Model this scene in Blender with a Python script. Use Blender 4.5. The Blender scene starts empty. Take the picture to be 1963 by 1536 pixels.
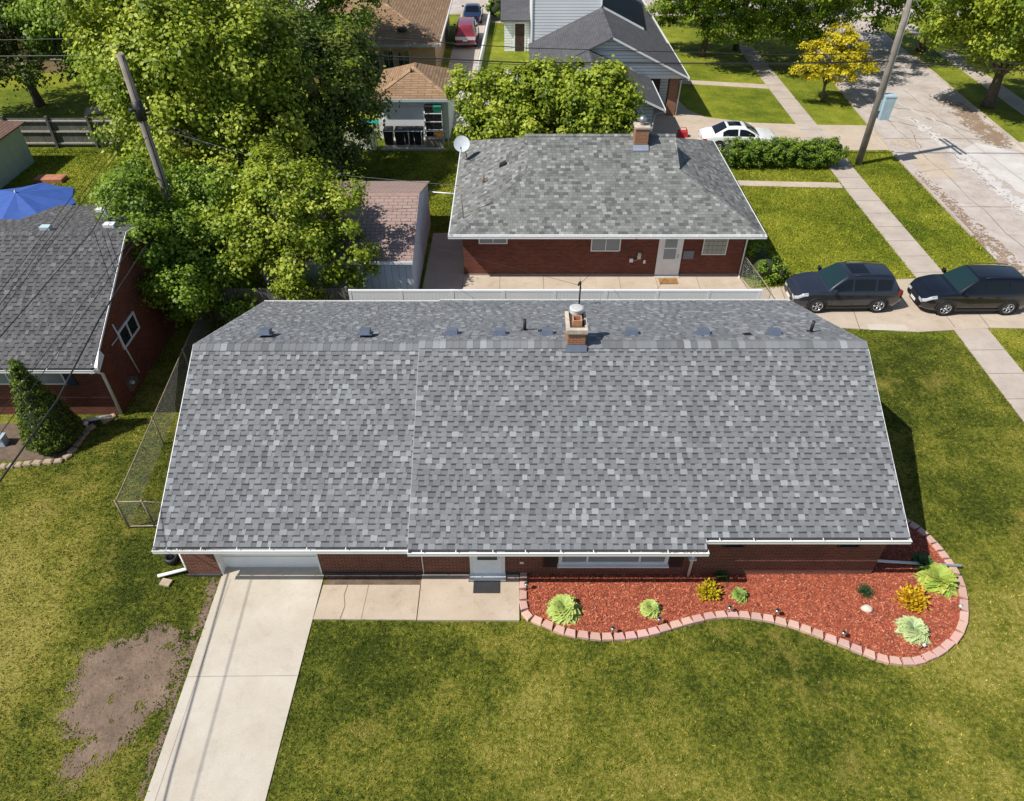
import bpy, math, random
import numpy as np
from mathutils import Vector, Matrix
R = math.radians
rnd = random.Random(7)
sc = bpy.context.scene
COL = sc.collection
# ---------------- camera, sky, sun, exposure ----------------
H = 17.5; TH = R(40.7); F = 1382.0; CX = 981.5; CY = 768.0
cam = bpy.data.cameras.new('camera'); camo = bpy.data.objects.new('camera', cam); COL.objects.link(camo)
camo.location = (0, 0, H); camo.rotation_euler = (R(90 - 40.7), 0, 0)
cam.sensor_fit = 'HORIZONTAL'; cam.sensor_width = 36; cam.lens = 36 * F / 1963
cam.clip_start = 0.1; cam.clip_end = 1500
sc.camera = camo
w = bpy.data.worlds.new('World'); sc.world = w; w.use_nodes = True
nt = w.node_tree; bg = nt.nodes['Background']; sky = nt.nodes.new('ShaderNodeTexSky')
sky.sky_type = 'NISHITA'; sky.sun_disc = False; sky.sun_elevation = R(50.6); sky.sun_rotation = R(-111.5)
sky.air_density = 1.0; sky.dust_density = 0.6; sky.ozone_density = 1.0
nt.links.new(sky.outputs[0], bg.inputs[0]); bg.inputs[1].default_value = 0.09
sun = bpy.data.lights.new('sun', 'SUN'); suno = bpy.data.objects.new('sun', sun); COL.objects.link(suno)
sun.energy = 4.8; sun.angle = R(0.53); sun.color = (1.0, 0.955, 0.88)
suno.rotation_euler = Vector((-0.76, -0.30, 1.0)).to_track_quat('Z', 'Y').to_euler()
sc.view_settings.view_transform = 'Standard'; sc.view_settings.look = 'None'
sc.view_settings.exposure = 0.18; sc.view_settings.gamma = 1.0
sc.cycles.max_bounces = 6; sc.cycles.transparent_max_bounces = 4

_s, _c = math.sin(TH), math.cos(TH)
def G(px, py, z=0.0):            # a surveyed point: where the photo's pixel meets the level z
    u = (px - CX) / F; v = (py - CY) / F
    t = (z - H) / (-_s - v * _c)
    return (u * t, (_c - v * _s) * t)

# ---------------- materials ----------------
MATS = {}
def newmat(name):
    m = bpy.data.materials.new(name); m.use_nodes = True
    MATS[name] = m
    return m, m.node_tree.nodes, m.node_tree.links, m.node_tree.nodes['Principled BSDF']
def N(nodes, t, **k):
    n = nodes.new(t)
    for a, b in k.items(): setattr(n, a, b)
    return n
def mixc(nodes, links, fac, a, b, mode='MIX'):
    n = nodes.new('ShaderNodeMix'); n.data_type = 'RGBA'; n.blend_type = mode
    for idx, v in ((0, fac), (6, a), (7, b)):
        if hasattr(v, 'is_linked') or isinstance(v, bpy.types.NodeSocket): links.new(v, n.inputs[idx])
        elif isinstance(v, (int, float)): n.inputs[idx].default_value = v
        else: n.inputs[idx].default_value = (*v, 1)
    return n.outputs[2]
def noise(nodes, links, vec, scale, detail=3, rough=0.6):
    n = nodes.new('ShaderNodeTexNoise'); n.inputs['Scale'].default_value = scale
    n.inputs['Detail'].default_value = detail; n.inputs['Roughness'].default_value = rough
    if vec is not None: links.new(vec, n.inputs['Vector'])
    return n.outputs['Fac']
def ramp(nodes, links, fac, stops):
    n = nodes.new('ShaderNodeValToRGB'); links.new(fac, n.inputs[0])
    e = n.color_ramp.elements
    while len(e) < len(stops): e.new(0.5)
    for i, (p, c) in enumerate(stops):
        e[i].position = p; e[i].color = (*c, 1) if not isinstance(c, (int, float)) else (c, c, c, 1)
    return n.outputs[0]
def bump(nodes, links, h, bsdf, strength=0.3, dist=0.02):
    b = nodes.new('ShaderNodeBump'); b.inputs['Strength'].default_value = strength
    b.inputs['Distance'].default_value = dist
    links.new(h, b.inputs['Height']); links.new(b.outputs[0], bsdf.inputs['Normal'])
def mat(name, col, rough=0.7, var=0.12, scale=3.0, fine=40.0, metal=0.0, bmp=0.15, attr=False, coat=0.0, spec=0.5):
    """painted / mineral surface: base colour with blotches and fine grain"""
    if name in MATS: return MATS[name]
    m, n, l, b = newmat(name)
    pos = N(n, 'ShaderNodeTexCoord').outputs['Object']
    a = noise(n, l, pos, scale, 4); g = noise(n, l, pos, fine, 2)
    lo = tuple(c * (1 - var) for c in col); hi = tuple(min(1, c * (1 + var)) for c in col)
    c = ramp(n, l, a, [(0.3, lo), (0.7, hi)])
    gg = ramp(n, l, g, [(0.25, 1 - var), (0.75, 1.0)])
    c = mixc(n, l, 1.0, c, gg, 'MULTIPLY')
    if attr:
        at = N(n, 'ShaderNodeAttribute', attribute_name='Col')
        c = mixc(n, l, 1.0, c, at.outputs['Color'], 'MULTIPLY')
    l.new(c, b.inputs['Base Color'])
    b.inputs['Roughness'].default_value = rough; b.inputs['Metallic'].default_value = metal
    b.inputs['Specular IOR Level'].default_value = spec
    b.inputs['Coat Weight'].default_value = coat; b.inputs['Coat Roughness'].default_value = 0.05
    if bmp: bump(n, l, g, b, bmp, 0.01)
    return m
def brickmat(name, c1, c2, mortar, bw=0.205, bh=0.07, ms=0.009, offset=0.5, rough=0.9, bmp=0.5, var=0.35, bias=0.0, grime=0.25):
    m, n, l, b = newmat(name)
    tc = N(n, 'ShaderNodeTexCoord'); uv = tc.outputs['UV']
    t = N(n, 'ShaderNodeTexBrick', offset=offset, squash=1.0)
    l.new(uv, t.inputs['Vector'])
    for k, v in (('Color1', c1), ('Color2', c2), ('Mortar', mortar)): t.inputs[k].default_value = (*v, 1)
    for k, v in (('Scale', 1.0), ('Mortar Size', ms), ('Mortar Smooth', 0.1), ('Bias', bias), ('Brick Width', bw), ('Row Height', bh)):
        t.inputs[k].default_value = v
    nf = noise(n, l, uv, 45, 3); nb = noise(n, l, uv, 0.9, 4)
    c = mixc(n, l, 1.0, t.outputs['Color'], ramp(n, l, nf, [(0.2, 1 - var), (0.8, 1.0)]), 'MULTIPLY')
    c = mixc(n, l, 1.0, c, ramp(n, l, nb, [(0.3, 1 - grime), (0.7, 1.0)]), 'MULTIPLY')
    l.new(c, b.inputs['Base Color']); b.inputs['Roughness'].default_value = rough
    b.inputs['Specular IOR Level'].default_value = 0.25
    inv = N(n, 'ShaderNodeMath', operation='SUBTRACT'); inv.inputs[0].default_value = 1.0
    l.new(t.outputs['Fac'], inv.inputs[1])
    bump(n, l, inv.outputs[0], b, bmp, 0.01)
    return m
def glassmat(name, col=(0.02, 0.03, 0.035), rough=0.06):
    m, n, l, b = newmat(name)
    b.inputs['Base Color'].default_value = (*col, 1); b.inputs['Roughness'].default_value = rough
    b.inputs['Specular IOR Level'].default_value = 0.5
    return m
def plain(name, col, rough=0.5, metal=0.0, spec=0.5, coat=0.0):
    if name in MATS: return MATS[name]
    return mat(name, col, rough, 0.05, 6, 60, metal, 0.03, coat=coat, spec=spec)
# greener and drier parts of the front lawn: x, y, radius, amount
ZONES = [(-10.2, 11.8, 3.4, -.17), (-3.9, 9.4, 2.6, -.15), (-1.2, 10.6, 2.0, -.10), (1.5, 9.6, 2.0, -.05), (-15.0, 13.2, 4.6, .17), (-13.2, 9.0, 3.2, .08), (0.4, 7.0, 3.2, .09), (4.8, 6.6, 2.2, .07), (10.4, 6.4, 3.0, .15), (13.6, 10.5, 3.0, .10), (7.4, 8.4, 2.2, .06), (-3.6, 6.4, 1.6, -.07), (6.0, 10.2, 2.2, .05), (15.6, 16.5, 3.4, -.04), (13.0, 21.5, 3.0, .06), (-11.2, 17.0, 2.2, -.10), (-17.5, 15.8, 2.2, .10)]
def grassmat(name, stops, patch, blade=False):
    m, n, l, b = newmat(name)
    pos = N(n, 'ShaderNodeNewGeometry').outputs['Position']
    big = noise(n, l, pos, 0.16, 4, 0.6); med = noise(n, l, pos, 0.9, 6, 0.75); fine = noise(n, l, pos, 8.0, 6, 0.85)
    tiny = noise(n, l, pos, 60.0, 2, 0.7)
    a = N(n, 'ShaderNodeMath', operation='MULTIPLY_ADD'); l.new(big, a.inputs[0]); a.inputs[1].default_value = 1.3; a.inputs[2].default_value = -0.65 + 0.5
    s1 = N(n, 'ShaderNodeMath', operation='MULTIPLY_ADD'); l.new(med, s1.inputs[0]); s1.inputs[1].default_value = 1.0; l.new(a.outputs[0], s1.inputs[2])
    s2 = N(n, 'ShaderNodeMath', operation='MULTIPLY_ADD'); l.new(fine, s2.inputs[0]); s2.inputs[1].default_value = 1.9; l.new(s1.outputs[0], s2.inputs[2])
    acc = s2.outputs[0]
    if patch < .6:
        for zx, zy, zr__, za in ZONES:
            dn = N(n, 'ShaderNodeVectorMath', operation='DISTANCE'); l.new(pos, dn.inputs[0]); dn.inputs[1].default_value = (zx, zy, 0)
            mr = N(n, 'ShaderNodeMapRange', interpolation_type='SMOOTHSTEP'); l.new(dn.outputs['Value'], mr.inputs['Value'])
            mr.inputs['From Min'].default_value = 0; mr.inputs['From Max'].default_value = zr__; mr.inputs['To Min'].default_value = za; mr.inputs['To Max'].default_value = 0
            ad = N(n, 'ShaderNodeMath', operation='ADD'); l.new(acc, ad.inputs[0]); l.new(mr.outputs[0], ad.inputs[1]); acc = ad.outputs[0]
    s3 = N(n, 'ShaderNodeMath', operation='SUBTRACT'); l.new(acc, s3.inputs[0]); s3.inputs[1].default_value = 1.45
    c = ramp(n, l, s3.outputs[0], stops)
    # straw-coloured dry spots
    dry = ramp(n, l, noise(n, l, pos, 0.45, 5, 0.75), [(patch, 0.0), (patch + 0.14, 0.8)])
    c = mixc(n, l, dry, c, mixc(n, l, fine, (0.18, 0.15, 0.025), (0.34, 0.29, 0.07)))
    fl = ramp(n, l, noise(n, l, pos, 13.0, 4, 0.7), [(0.60, 0.0), (0.70, 0.7)])
    c = mixc(n, l, fl, c, (0.33, 0.285, 0.09) if patch < .6 else (0.25, 0.27, 0.05))
    c = mixc(n, l, 1.0, c, ramp(n, l, tiny, [(0.25, 0.66), (0.75, 1.15)]), 'MULTIPLY')
    if blade:
        at = N(n, 'ShaderNodeAttribute', attribute_name='Col')
        c = mixc(n, l, 1.0, c, at.outputs['Color'], 'MULTIPLY')
    l.new(c, b.inputs['Base Color']); b.inputs['Roughness'].default_value = 0.8; b.inputs['Specular IOR Level'].default_value = 0.15
    if not blade: bump(n, l, fine, b, 0.9, 0.06)
    return m
def leafmat(name, transl=0.35):
    m, n, l, b = newmat(name)
    at = N(n, 'ShaderNodeAttribute', attribute_name='Col')
    l.new(at.outputs['Color'], b.inputs['Base Color']); b.inputs['Roughness'].default_value = 0.5
    b.inputs['Specular IOR Level'].default_value = 0.35
    tr = N(n, 'ShaderNodeBsdfTranslucent'); l.new(at.outputs['Color'], tr.inputs['Color'])
    mx = N(n, 'ShaderNodeMixShader'); mx.inputs[0].default_value = transl
    l.new(b.outputs[0], mx.inputs[1]); l.new(tr.outputs[0], mx.inputs[2])
    l.new(mx.outputs[0], n['Material Output'].inputs['Surface'])
    return m

def concrete(name, c1, c2, stain=0.25):
    m, n, l, b = newmat(name)
    pos = N(n, 'ShaderNodeNewGeometry').outputs['Position']
    a = noise(n, l, pos, 0.7, 6, 0.65); f = noise(n, l, pos, 25, 4, 0.7)
    c = ramp(n, l, a, [(0.32, c1), (0.68, c2)])
    c = mixc(n, l, 1.0, c, ramp(n, l, f, [(0.3, 0.88), (0.65, 1.0)]), 'MULTIPLY')
    st = ramp(n, l, noise(n, l, pos, 2.3, 5, 0.8), [(0.52, 1.0), (0.75, 1 - stain)])
    c = mixc(n, l, 1.0, c, st, 'MULTIPLY')
    l.new(c, b.inputs['Base Color']); b.inputs['Roughness'].default_value = 0.85; b.inputs['Specular IOR Level'].default_value = 0.3
    bump(n, l, f, b, 0.12, 0.01)
    return m

CON = concrete('pale_concrete', (0.50, 0.44, 0.355), (0.60, 0.545, 0.46), 0.14)
CONW = concrete('warm_concrete', (0.47, 0.38, 0.29), (0.57, 0.475, 0.375), 0.22)
CONG = concrete('grey_concrete', (0.42, 0.355, 0.30), (0.54, 0.465, 0.395), 0.18)
ROADM = concrete('road_concrete', (0.42, 0.355, 0.31), (0.57, 0.51, 0.465), 0.30)
ROADW = concrete('white_road_wear', (0.54, 0.50, 0.47), (0.66, 0.63, 0.60), 0.15)
ROADB = concrete('brown_road_wear', (0.24, 0.155, 0.095), (0.34, 0.25, 0.18), 0.3)
JOINT = mat('joint_dark', (0.20, 0.165, 0.13), 0.95)
TAR = mat('crack_sealant', (0.12, 0.11, 0.11), 0.8)
GRASS = grassmat('front_grass', [(0.22, (0.042, 0.060, 0.005)), (0.44, (0.122, 0.146, 0.015)), (0.60, (0.218, 0.214, 0.026)), (0.84, (0.37, 0.325, 0.08))], 0.56)
GRASSB = grassmat('front_grass_blades', [(0.22, (0.052, 0.076, 0.006)), (0.44, (0.148, 0.175, 0.018)), (0.60, (0.26, 0.253, 0.032)), (0.84, (0.44, 0.385, 0.095))], 0.56, True)
GRASS2 = grassmat('back_grass', [(0.22, (0.075, 0.115, 0.008)), (0.48, (0.18, 0.215, 0.015)), (0.8, (0.33, 0.33, 0.035))], 0.68)
GRASS2B = grassmat('back_grass_blades', [(0.22, (0.085, 0.13, 0.009)), (0.48, (0.20, 0.24, 0.016)), (0.8, (0.36, 0.365, 0.04))], 0.68, True)
SHING = mat('asphalt_shingle', (1, 1, 1), 0.95, 0.16, 0.9, 55, attr=True, bmp=0.5, spec=0.2)
BRICK = brickmat('red_brown_brick', (0.17, 0.055, 0.032), (0.27, 0.085, 0.048), (0.30, 0.21, 0.16))
BRICKN = brickmat('dark_red_brick', (0.15, 0.042, 0.028), (0.25, 0.07, 0.042), (0.22, 0.12, 0.09))
BRICKO = brickmat('chimney_brick', (0.36, 0.13, 0.06), (0.45, 0.19, 0.09), (0.5, 0.36, 0.26))
BRICKT = brickmat('tan_brick', (0.42, 0.27, 0.14), (0.5, 0.34, 0.19), (0.45, 0.36, 0.25))
SIDING = brickmat('white_lap_siding', (0.84, 0.87, 0.88), (0.86, 0.88, 0.89), (0.30, 0.33, 0.36), bw=60, bh=0.2, ms=0.016, var=0.04, grime=0.08, rough=0.6, bmp=0.6)
VBOARD = brickmat('grey_board_wall', (0.66, 0.72, 0.80), (0.72, 0.78, 0.85), (0.40, 0.44, 0.50), bw=0.3, bh=80, ms=0.012, offset=0.0, var=0.15, grime=0.2)
TANROOF = brickmat('tan_shingle', (0.36, 0.225, 0.13), (0.46, 0.30, 0.18), (0.20, 0.12, 0.07), bw=0.9, bh=0.2, ms=0.02, grime=0.2)
PINKROOF = brickmat('pink_brown_shingle', (0.42, 0.30, 0.26), (0.46, 0.335, 0.29), (0.20, 0.13, 0.11), bw=0.42, bh=0.2, ms=0.014, grime=0.15)
GREYROOF = brickmat('charcoal_shingle', (0.115, 0.115, 0.125), (0.145, 0.145, 0.155), (0.08, 0.08, 0.09), bw=0.5, bh=0.16, ms=0.012, grime=0.2)
BROWNROOF = brickmat('brown_shingle', (0.30, 0.18, 0.14), (0.36, 0.22, 0.17), (0.16, 0.09, 0.07), bw=0.5, bh=0.16, ms=0.012, grime=0.2)
BOARD = brickmat('weathered_fence_board', (0.20, 0.19, 0.165), (0.28, 0.27, 0.235), (0.07, 0.065, 0.055), bw=0.15, bh=60, ms=0.012, offset=0.0, grime=0.35)
WHITE = mat('white_paint', (0.78, 0.79, 0.78), 0.45, 0.05, 2, 30)
WHITEV = mat('white_vinyl', (0.90, 0.91, 0.92), 0.4, 0.03, 1.2, 20)
BLUEW = mat('pale_blue_paint', (0.50, 0.62, 0.66), 0.6, 0.08, 2, 30)
GDOOR = mat('garage_door_paint', (0.84, 0.87, 0.88), 0.5, 0.04, 2, 30)
GLASS = glassmat('window_glass'); GLASSB = glassmat('pale_blind_glass', (0.23, 0.27, 0.29), 0.15)
CARG = glassmat('car_glass', (0.006, 0.007, 0.009), 0.03); WSHG = glassmat('windshield_glass', (0.012, 0.03, 0.033), 0.03)
BLACK = mat('black_plastic', (0.02, 0.02, 0.022), 0.5); DARKM = mat('dark_grey_metal', (0.12, 0.145, 0.20), 0.35, 0.1, metal=0.0)
GALV = mat('galvanised_steel', (0.45, 0.46, 0.46), 0.35, 0.15, 5, 50, metal=0.8)
RUSTG = mat('weathered_galvanised_pipe', (0.36, 0.30, 0.22), 0.6, 0.25, 4, 40, metal=0.3)
WOODP = mat('weathered_pole_wood', (0.27, 0.235, 0.20), 0.9, 0.3, 1.5, 25, bmp=0.5)
BARK = mat('bark', (0.12, 0.09, 0.065), 0.95, 0.35, 3, 25, bmp=0.8)
SOIL = mat('grey_brown_soil', (0.215, 0.15, 0.105), 0.98, 0.28, 1.5, 14, bmp=0.9)
MULCH = mat('red_mulch', (0.36, 0.09, 0.045), 0.95, 0.4, 4, 45, bmp=0.9)
MULCHC = mat('red_mulch_chips', (1, 1, 1), 0.9, 0.15, 4, 45, attr=True)
BLOCK = mat('pink_concrete_block', (0.66, 0.42, 0.35), 0.9, 0.16, 3, 60, bmp=0.4, attr=True)
STONE = mat('tan_stone', (0.46, 0.36, 0.25), 0.9, 0.2, 4, 40, bmp=0.4)
CLAY = mat('clay_flue', (0.55, 0.27, 0.15), 0.85, 0.2, 8, 60)
CROWN = mat('chimney_mortar', (0.60, 0.50, 0.40), 0.95, 0.25, 6, 40, bmp=0.6)
DKSOIL = mat('dark_soil', (0.17, 0.12, 0.085), 0.98, 0.3, 3, 20, bmp=0.9)
LEAF = leafmat('tree_leaf'); HLEAF = leafmat('garden_leaf', 0.25)

# ---------------- mesh builder ----------------
ORG = {}
class MB:
    def __init__(s): s.v = []; s.f = []; s.m = []; s.c = []; s.sm = []; s.mats = []
    def _mi(s, m):
        if m not in s.mats: s.mats.append(m)
        return s.mats.index(m)
    def face(s, pts, m=None, col=None, smooth=False):
        b = len(s.v); s.v.extend([tuple(p) for p in pts]); s.f.append(tuple(range(b, b + len(pts))))
        s.m.append(s._mi(m)); s.c.append(col); s.sm.append(smooth)
    def box(s, x0, y0, z0, x1, y1, z1, m=None, col=None):
        a = [(x0, y0, z0), (x1, y0, z0), (x1, y1, z0), (x0, y1, z0), (x0, y0, z1), (x1, y0, z1), (x1, y1, z1), (x0, y1, z1)]
        s.hexa(a, m, col)
    def hexa(s, a, m=None, col=None):
        b = len(s.v); s.v.extend([tuple(p) for p in a])
        for q in ((3, 2, 1, 0), (4, 5, 6, 7), (0, 1, 5, 4), (1, 2, 6, 5), (2, 3, 7, 6), (3, 0, 4, 7)):
            s.f.append(tuple(b + i for i in q)); s.m.append(s._mi(m)); s.c.append(col); s.sm.append(False)
    def prism(s, poly, z0, z1, m=None, col=None):
        """poly: xy list CCW, z0/z1 numbers or per-vertex lists"""
        n = len(poly); A = sum(poly[i][0] * poly[(i + 1) % n][1] - poly[(i + 1) % n][0] * poly[i][1] for i in range(n))
        if A < 0: poly = poly[::-1]
        b = len(s.v)
        s.v.extend([(p[0], p[1], z0) for p in poly]); s.v.extend([(p[0], p[1], z1) for p in poly])
        mi = s._mi(m)
        s.f.append(tuple(b + i for i in range(n - 1, -1, -1))); s.f.append(tuple(b + n + i for i in range(n)))
        for i in range(n):
            j = (i + 1) % n; s.f.append((b + i, b + j, b + n + j, b + n + i))
        k = n + 2; s.m += [mi] * k; s.c += [col] * k; s.sm += [False] * k
    def slab(s, pts, th, m=None, col=None):
        """top polygon (3d, CCW from above) thickened straight down"""
        n = len(pts); b = len(s.v)
        s.v.extend([tuple(p) for p in pts]); s.v.extend([(p[0], p[1], p[2] - th) for p in pts])
        mi = s._mi(m)
        s.f.append(tuple(b + i for i in range(n))); s.f.append(tuple(b + n + i for i in range(n - 1, -1, -1)))
        for i in range(n):
            j = (i + 1) % n; s.f.append((b + j, b + i, b + n + i, b + n + j))
        k = n + 2; s.m += [mi] * k; s.c += [col] * k; s.sm += [False] * k
    def tube(s, path, r, seg=8, m=None, col=None, cap=True):
        P = [Vector(p) for p in path]; n = len(P); rr = r if isinstance(r, (list, tuple)) else [r] * n
        b = len(s.v); mi = s._mi(m)
        up = None
        for i in range(n):
            d = (P[min(i + 1, n - 1)] - P[max(i - 1, 0)]).normalized()
            if up is None: up = d.orthogonal().normalized()
            up = (up - d * up.dot(d));
            up = up.normalized() if up.length > 1e-6 else d.orthogonal().normalized()
            q = d.cross(up)
            for k in range(seg):
                a = 2 * math.pi * k / seg
                s.v.append(tuple(P[i] + (up * math.cos(a) + q * math.sin(a)) * rr[i]))
        for i in range(n - 1):
            for k in range(seg):
                j = (k + 1) % seg
                s.f.append((b + i * seg + k, b + i * seg + j, b + (i + 1) * seg + j, b + (i + 1) * seg + k)); s.m.append(mi); s.c.append(col); s.sm.append(True)
        if cap:
            s.f.append(tuple(b + k for k in range(seg - 1, -1, -1))); s.f.append(tuple(b + (n - 1) * seg + k for k in range(seg)))
            s.m += [mi] * 2; s.c += [col] * 2; s.sm += [False] * 2
    def grid(s, rows, m=None, col=None, smooth=True, closed=False):
        b = len(s.v); nr = len(rows); nc = len(rows[0]); mi = s._mi(m)
        for r_ in rows: s.v.extend([tuple(p) for p in r_])
        for i in range(nr - 1):
            for k in range(nc if closed else nc - 1):
                j = (k + 1) % nc
                s.f.append((b + i * nc + k, b + i * nc + j, b + (i + 1) * nc + j, b + (i + 1) * nc + k)); s.m.append(mi); s.c.append(col); s.sm.append(smooth)
    def lathe(s, prof, c=(0, 0, 0), seg=16, axis='Z', m=None, col=None, smooth=True):
        rows = []
        for (r, h) in prof:
            row = []
            for k in range(seg):
                a = 2 * math.pi * k / seg; x, y = r * math.cos(a), r * math.sin(a)
                row.append({'Z': (c[0] + x, c[1] + y, c[2] + h), 'Y': (c[0] + x, c[1] + h, c[2] - y), 'X': (c[0] + h, c[1] + x, c[2] + y)}[axis])
            rows.append(row)
        s.grid(rows, m, col, smooth, True)
    def build(s, name, mats=None, parent=None, loc=(0, 0, 0)):
        o0 = ORG.get(parent.name, (0, 0, 0)) if parent is not None else loc
        me = bpy.data.meshes.new(name)
        me.from_pydata([(x - o0[0], y - o0[1], z - o0[2]) for x, y, z in s.v], [], s.f)
        ml = [mats if i is None else i for i in s.mats]
        for m_ in ml: me.materials.append(m_)
        nf = len(s.f)
        me.polygons.foreach_set('material_index', s.m); me.polygons.foreach_set('use_smooth', s.sm)
        # metric UVs: u horizontal along the face, v up the slope
        uvl = me.uv_layers.new(name='UVMap'); nl = len(me.loops)
        uv = np.zeros(nl * 2, np.float32); vs = s.v; k = 0
        for fi in range(nf):
            f = s.f[fi]; n_ = me.polygons[fi].normal
            if abs(n_.z) > 0.985: ax = None
            else:
                hx, hy = -n_.y, n_.x; L = math.hypot(hx, hy) or 1; hx /= L; hy /= L
                vx, vy, vz = n_.y * 0 - n_.z * hy, n_.z * hx - n_.x * 0, n_.x * hy - n_.y * hx
                ax = 1
            for vi in f:
                x, y, z = vs[vi]
                if ax is None: uv[k] = x; uv[k + 1] = y
                else: uv[k] = x * hx + y * hy; uv[k + 1] = x * vx + y * vy + z * vz
                k += 2
        uvl.data.foreach_set('uv', uv)
        if any(c is not None for c in s.c):
            at = me.color_attributes.new('Col', 'FLOAT_COLOR', 'CORNER')
            arr = np.ones((nl, 4), np.float32); k = 0
            for fi in range(nf):
                L = len(s.f[fi]); c = s.c[fi]
                if c is not None: arr[k:k + L, :3] = c
                k += L
            at.data.foreach_set('color', arr.ravel())
        ob = bpy.data.objects.new(name, me); COL.objects.link(ob)
        if parent is not None: ob.parent = parent; ORG[ob.name] = o0
        else: ob.location = loc; ORG[ob.name] = loc
        return ob
def tag(o, label=None, cat=None, group=None, kind=None):
    if label: o['label'] = label
    if cat: o['category'] = cat
    if group: o['group'] = group
    if kind: o['kind'] = kind
    return o
def thing(name, label, cat, loc=(0, 0, 0), group=None):
    o = bpy.data.objects.new(name, None); COL.objects.link(o); o.location = loc; o.empty_display_size = 0.3
    ORG[o.name] = loc
    return tag(o, label, cat, group)
def copy_tree(o, parent=None):
    c = o.copy(); COL.objects.link(c)
    if parent is not None: c.parent = parent
    for ch in list(o.children): copy_tree(ch, c)
    return c
def sheet(name, poly, z, m, kind='structure', sub=None):
    b = MB(); n = len(poly)
    A = sum(poly[i][0] * poly[(i + 1) % n][1] - poly[(i + 1) % n][0] * poly[i][1] for i in range(n))
    if A < 0: poly = poly[::-1]
    b.face([(p[0], p[1], z) for p in poly]); o = b.build(name, m); tag(o, kind=kind); return o
def npmesh(name, V, F, mats, cols=None, parent=None, loc=(0, 0, 0), smooth=False):
    """V (n,3) verts, F (m,k) faces, cols (n,3) per vertex"""
    o0 = ORG.get(parent.name, (0, 0, 0)) if parent is not None else loc
    me = bpy.data.meshes.new(name); V = V.astype(np.float32) - np.array(o0, np.float32)
    me.vertices.add(len(V)); me.vertices.foreach_set('co', V.ravel())
    m_, k = F.shape
    me.loops.add(m_ * k); me.loops.foreach_set('vertex_index', F.astype(np.int32).ravel())
    me.polygons.add(m_); me.polygons.foreach_set('loop_start', np.arange(0, m_ * k, k, dtype=np.int32))
    me.polygons.foreach_set('loop_total', np.full(m_, k, np.int32))
    if smooth: me.polygons.foreach_set('use_smooth', np.ones(m_, bool))
    me.update(calc_edges=True); me.materials.append(mats)
    if cols is not None:
        at = me.color_attributes.new('Col', 'FLOAT_COLOR', 'POINT')
        c4 = np.ones((len(V), 4), np.float32); c4[:, :3] = cols; at.data.foreach_set('color', c4.ravel())
    ob = bpy.data.objects.new(name, me); COL.objects.link(ob)
    if parent is not None: ob.parent = parent; ORG[ob.name] = o0
    else: ob.location = loc; ORG[ob.name] = loc
    return ob
def inpoly(X, Y, poly):
    ins = np.zeros(X.shape, bool); n = len(poly); j = n - 1
    for i in range(n):
        xi, yi = poly[i]; xj, yj = poly[j]
        c = ((yi > Y) != (yj > Y)) & (X < (xj - xi) * (Y - yi) / ((yj - yi) + 1e-12) + xi)
        ins ^= c; j = i
    return ins
def vnoise(X, Y, s, seed):
    r = np.random.RandomState(seed); g = r.rand(64, 64)
    x = X * s + 100.3; y = Y * s + 57.7; xi = np.floor(x).astype(int); yi = np.floor(y).astype(int); fx = x - xi; fy = y - yi
    fx = fx * fx * (3 - 2 * fx); fy = fy * fy * (3 - 2 * fy); q = lambda a, b: g[a % 64, b % 64]
    return (q(xi, yi) * (1 - fx) + q(xi + 1, yi) * fx) * (1 - fy) + (q(xi, yi + 1) * (1 - fx) + q(xi + 1, yi + 1) * fx) * fy

def patch(name, poly, z, m, cell=.05, warp=.25, seed=3, thr=.0):
    xs = [p[0] for p in poly]; ys = [p[1] for p in poly]
    gx = np.arange(min(xs) - .3, max(xs) + .3, cell); gy = np.arange(min(ys) - .3, max(ys) + .3, cell); GX, GY = np.meshgrid(gx, gy); GX = GX.ravel(); GY = GY.ravel()
    wx = GX + warp * ((vnoise(GX, GY, 2.2, seed) - .5) * 2 + (vnoise(GX, GY, 7, seed + 1) - .5) * 1.4 + (vnoise(GX, GY, 18, seed + 4) - .5)); wy = GY + warp * ((vnoise(GX, GY, 2.2, seed + 2) - .5) * 2 + (vnoise(GX, GY, 7, seed + 3) - .5) * 1.4 + (vnoise(GX, GY, 18, seed + 5) - .5))
    jr = np.random.RandomState(seed).uniform(-1, 1, (2, len(GX))) * warp * .75; wx = wx + jr[0]; wy = wy + jr[1]
    k = inpoly(wx, wy, poly) & (vnoise(GX, GY, 4.5, seed + 6) + .35 * vnoise(GX, GY, 15, seed + 7) < 1.04); GX, GY = GX[k], GY[k]; n = len(GX); h = cell / 2
    V = np.empty((n, 4, 3)); zz = lambda x, y: z + .012 * vnoise(x, y, 11, 5)
    for q, (a, b) in enumerate(((-h, -h), (h, -h), (h, h), (-h, h))): V[:, q, 0] = GX + a; V[:, q, 1] = GY + b; V[:, q, 2] = zz(GX + a, GY + b)
    return tag(npmesh(name, V.reshape(-1, 3), np.arange(n * 4).reshape(n, 4), m), kind='structure')
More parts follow.
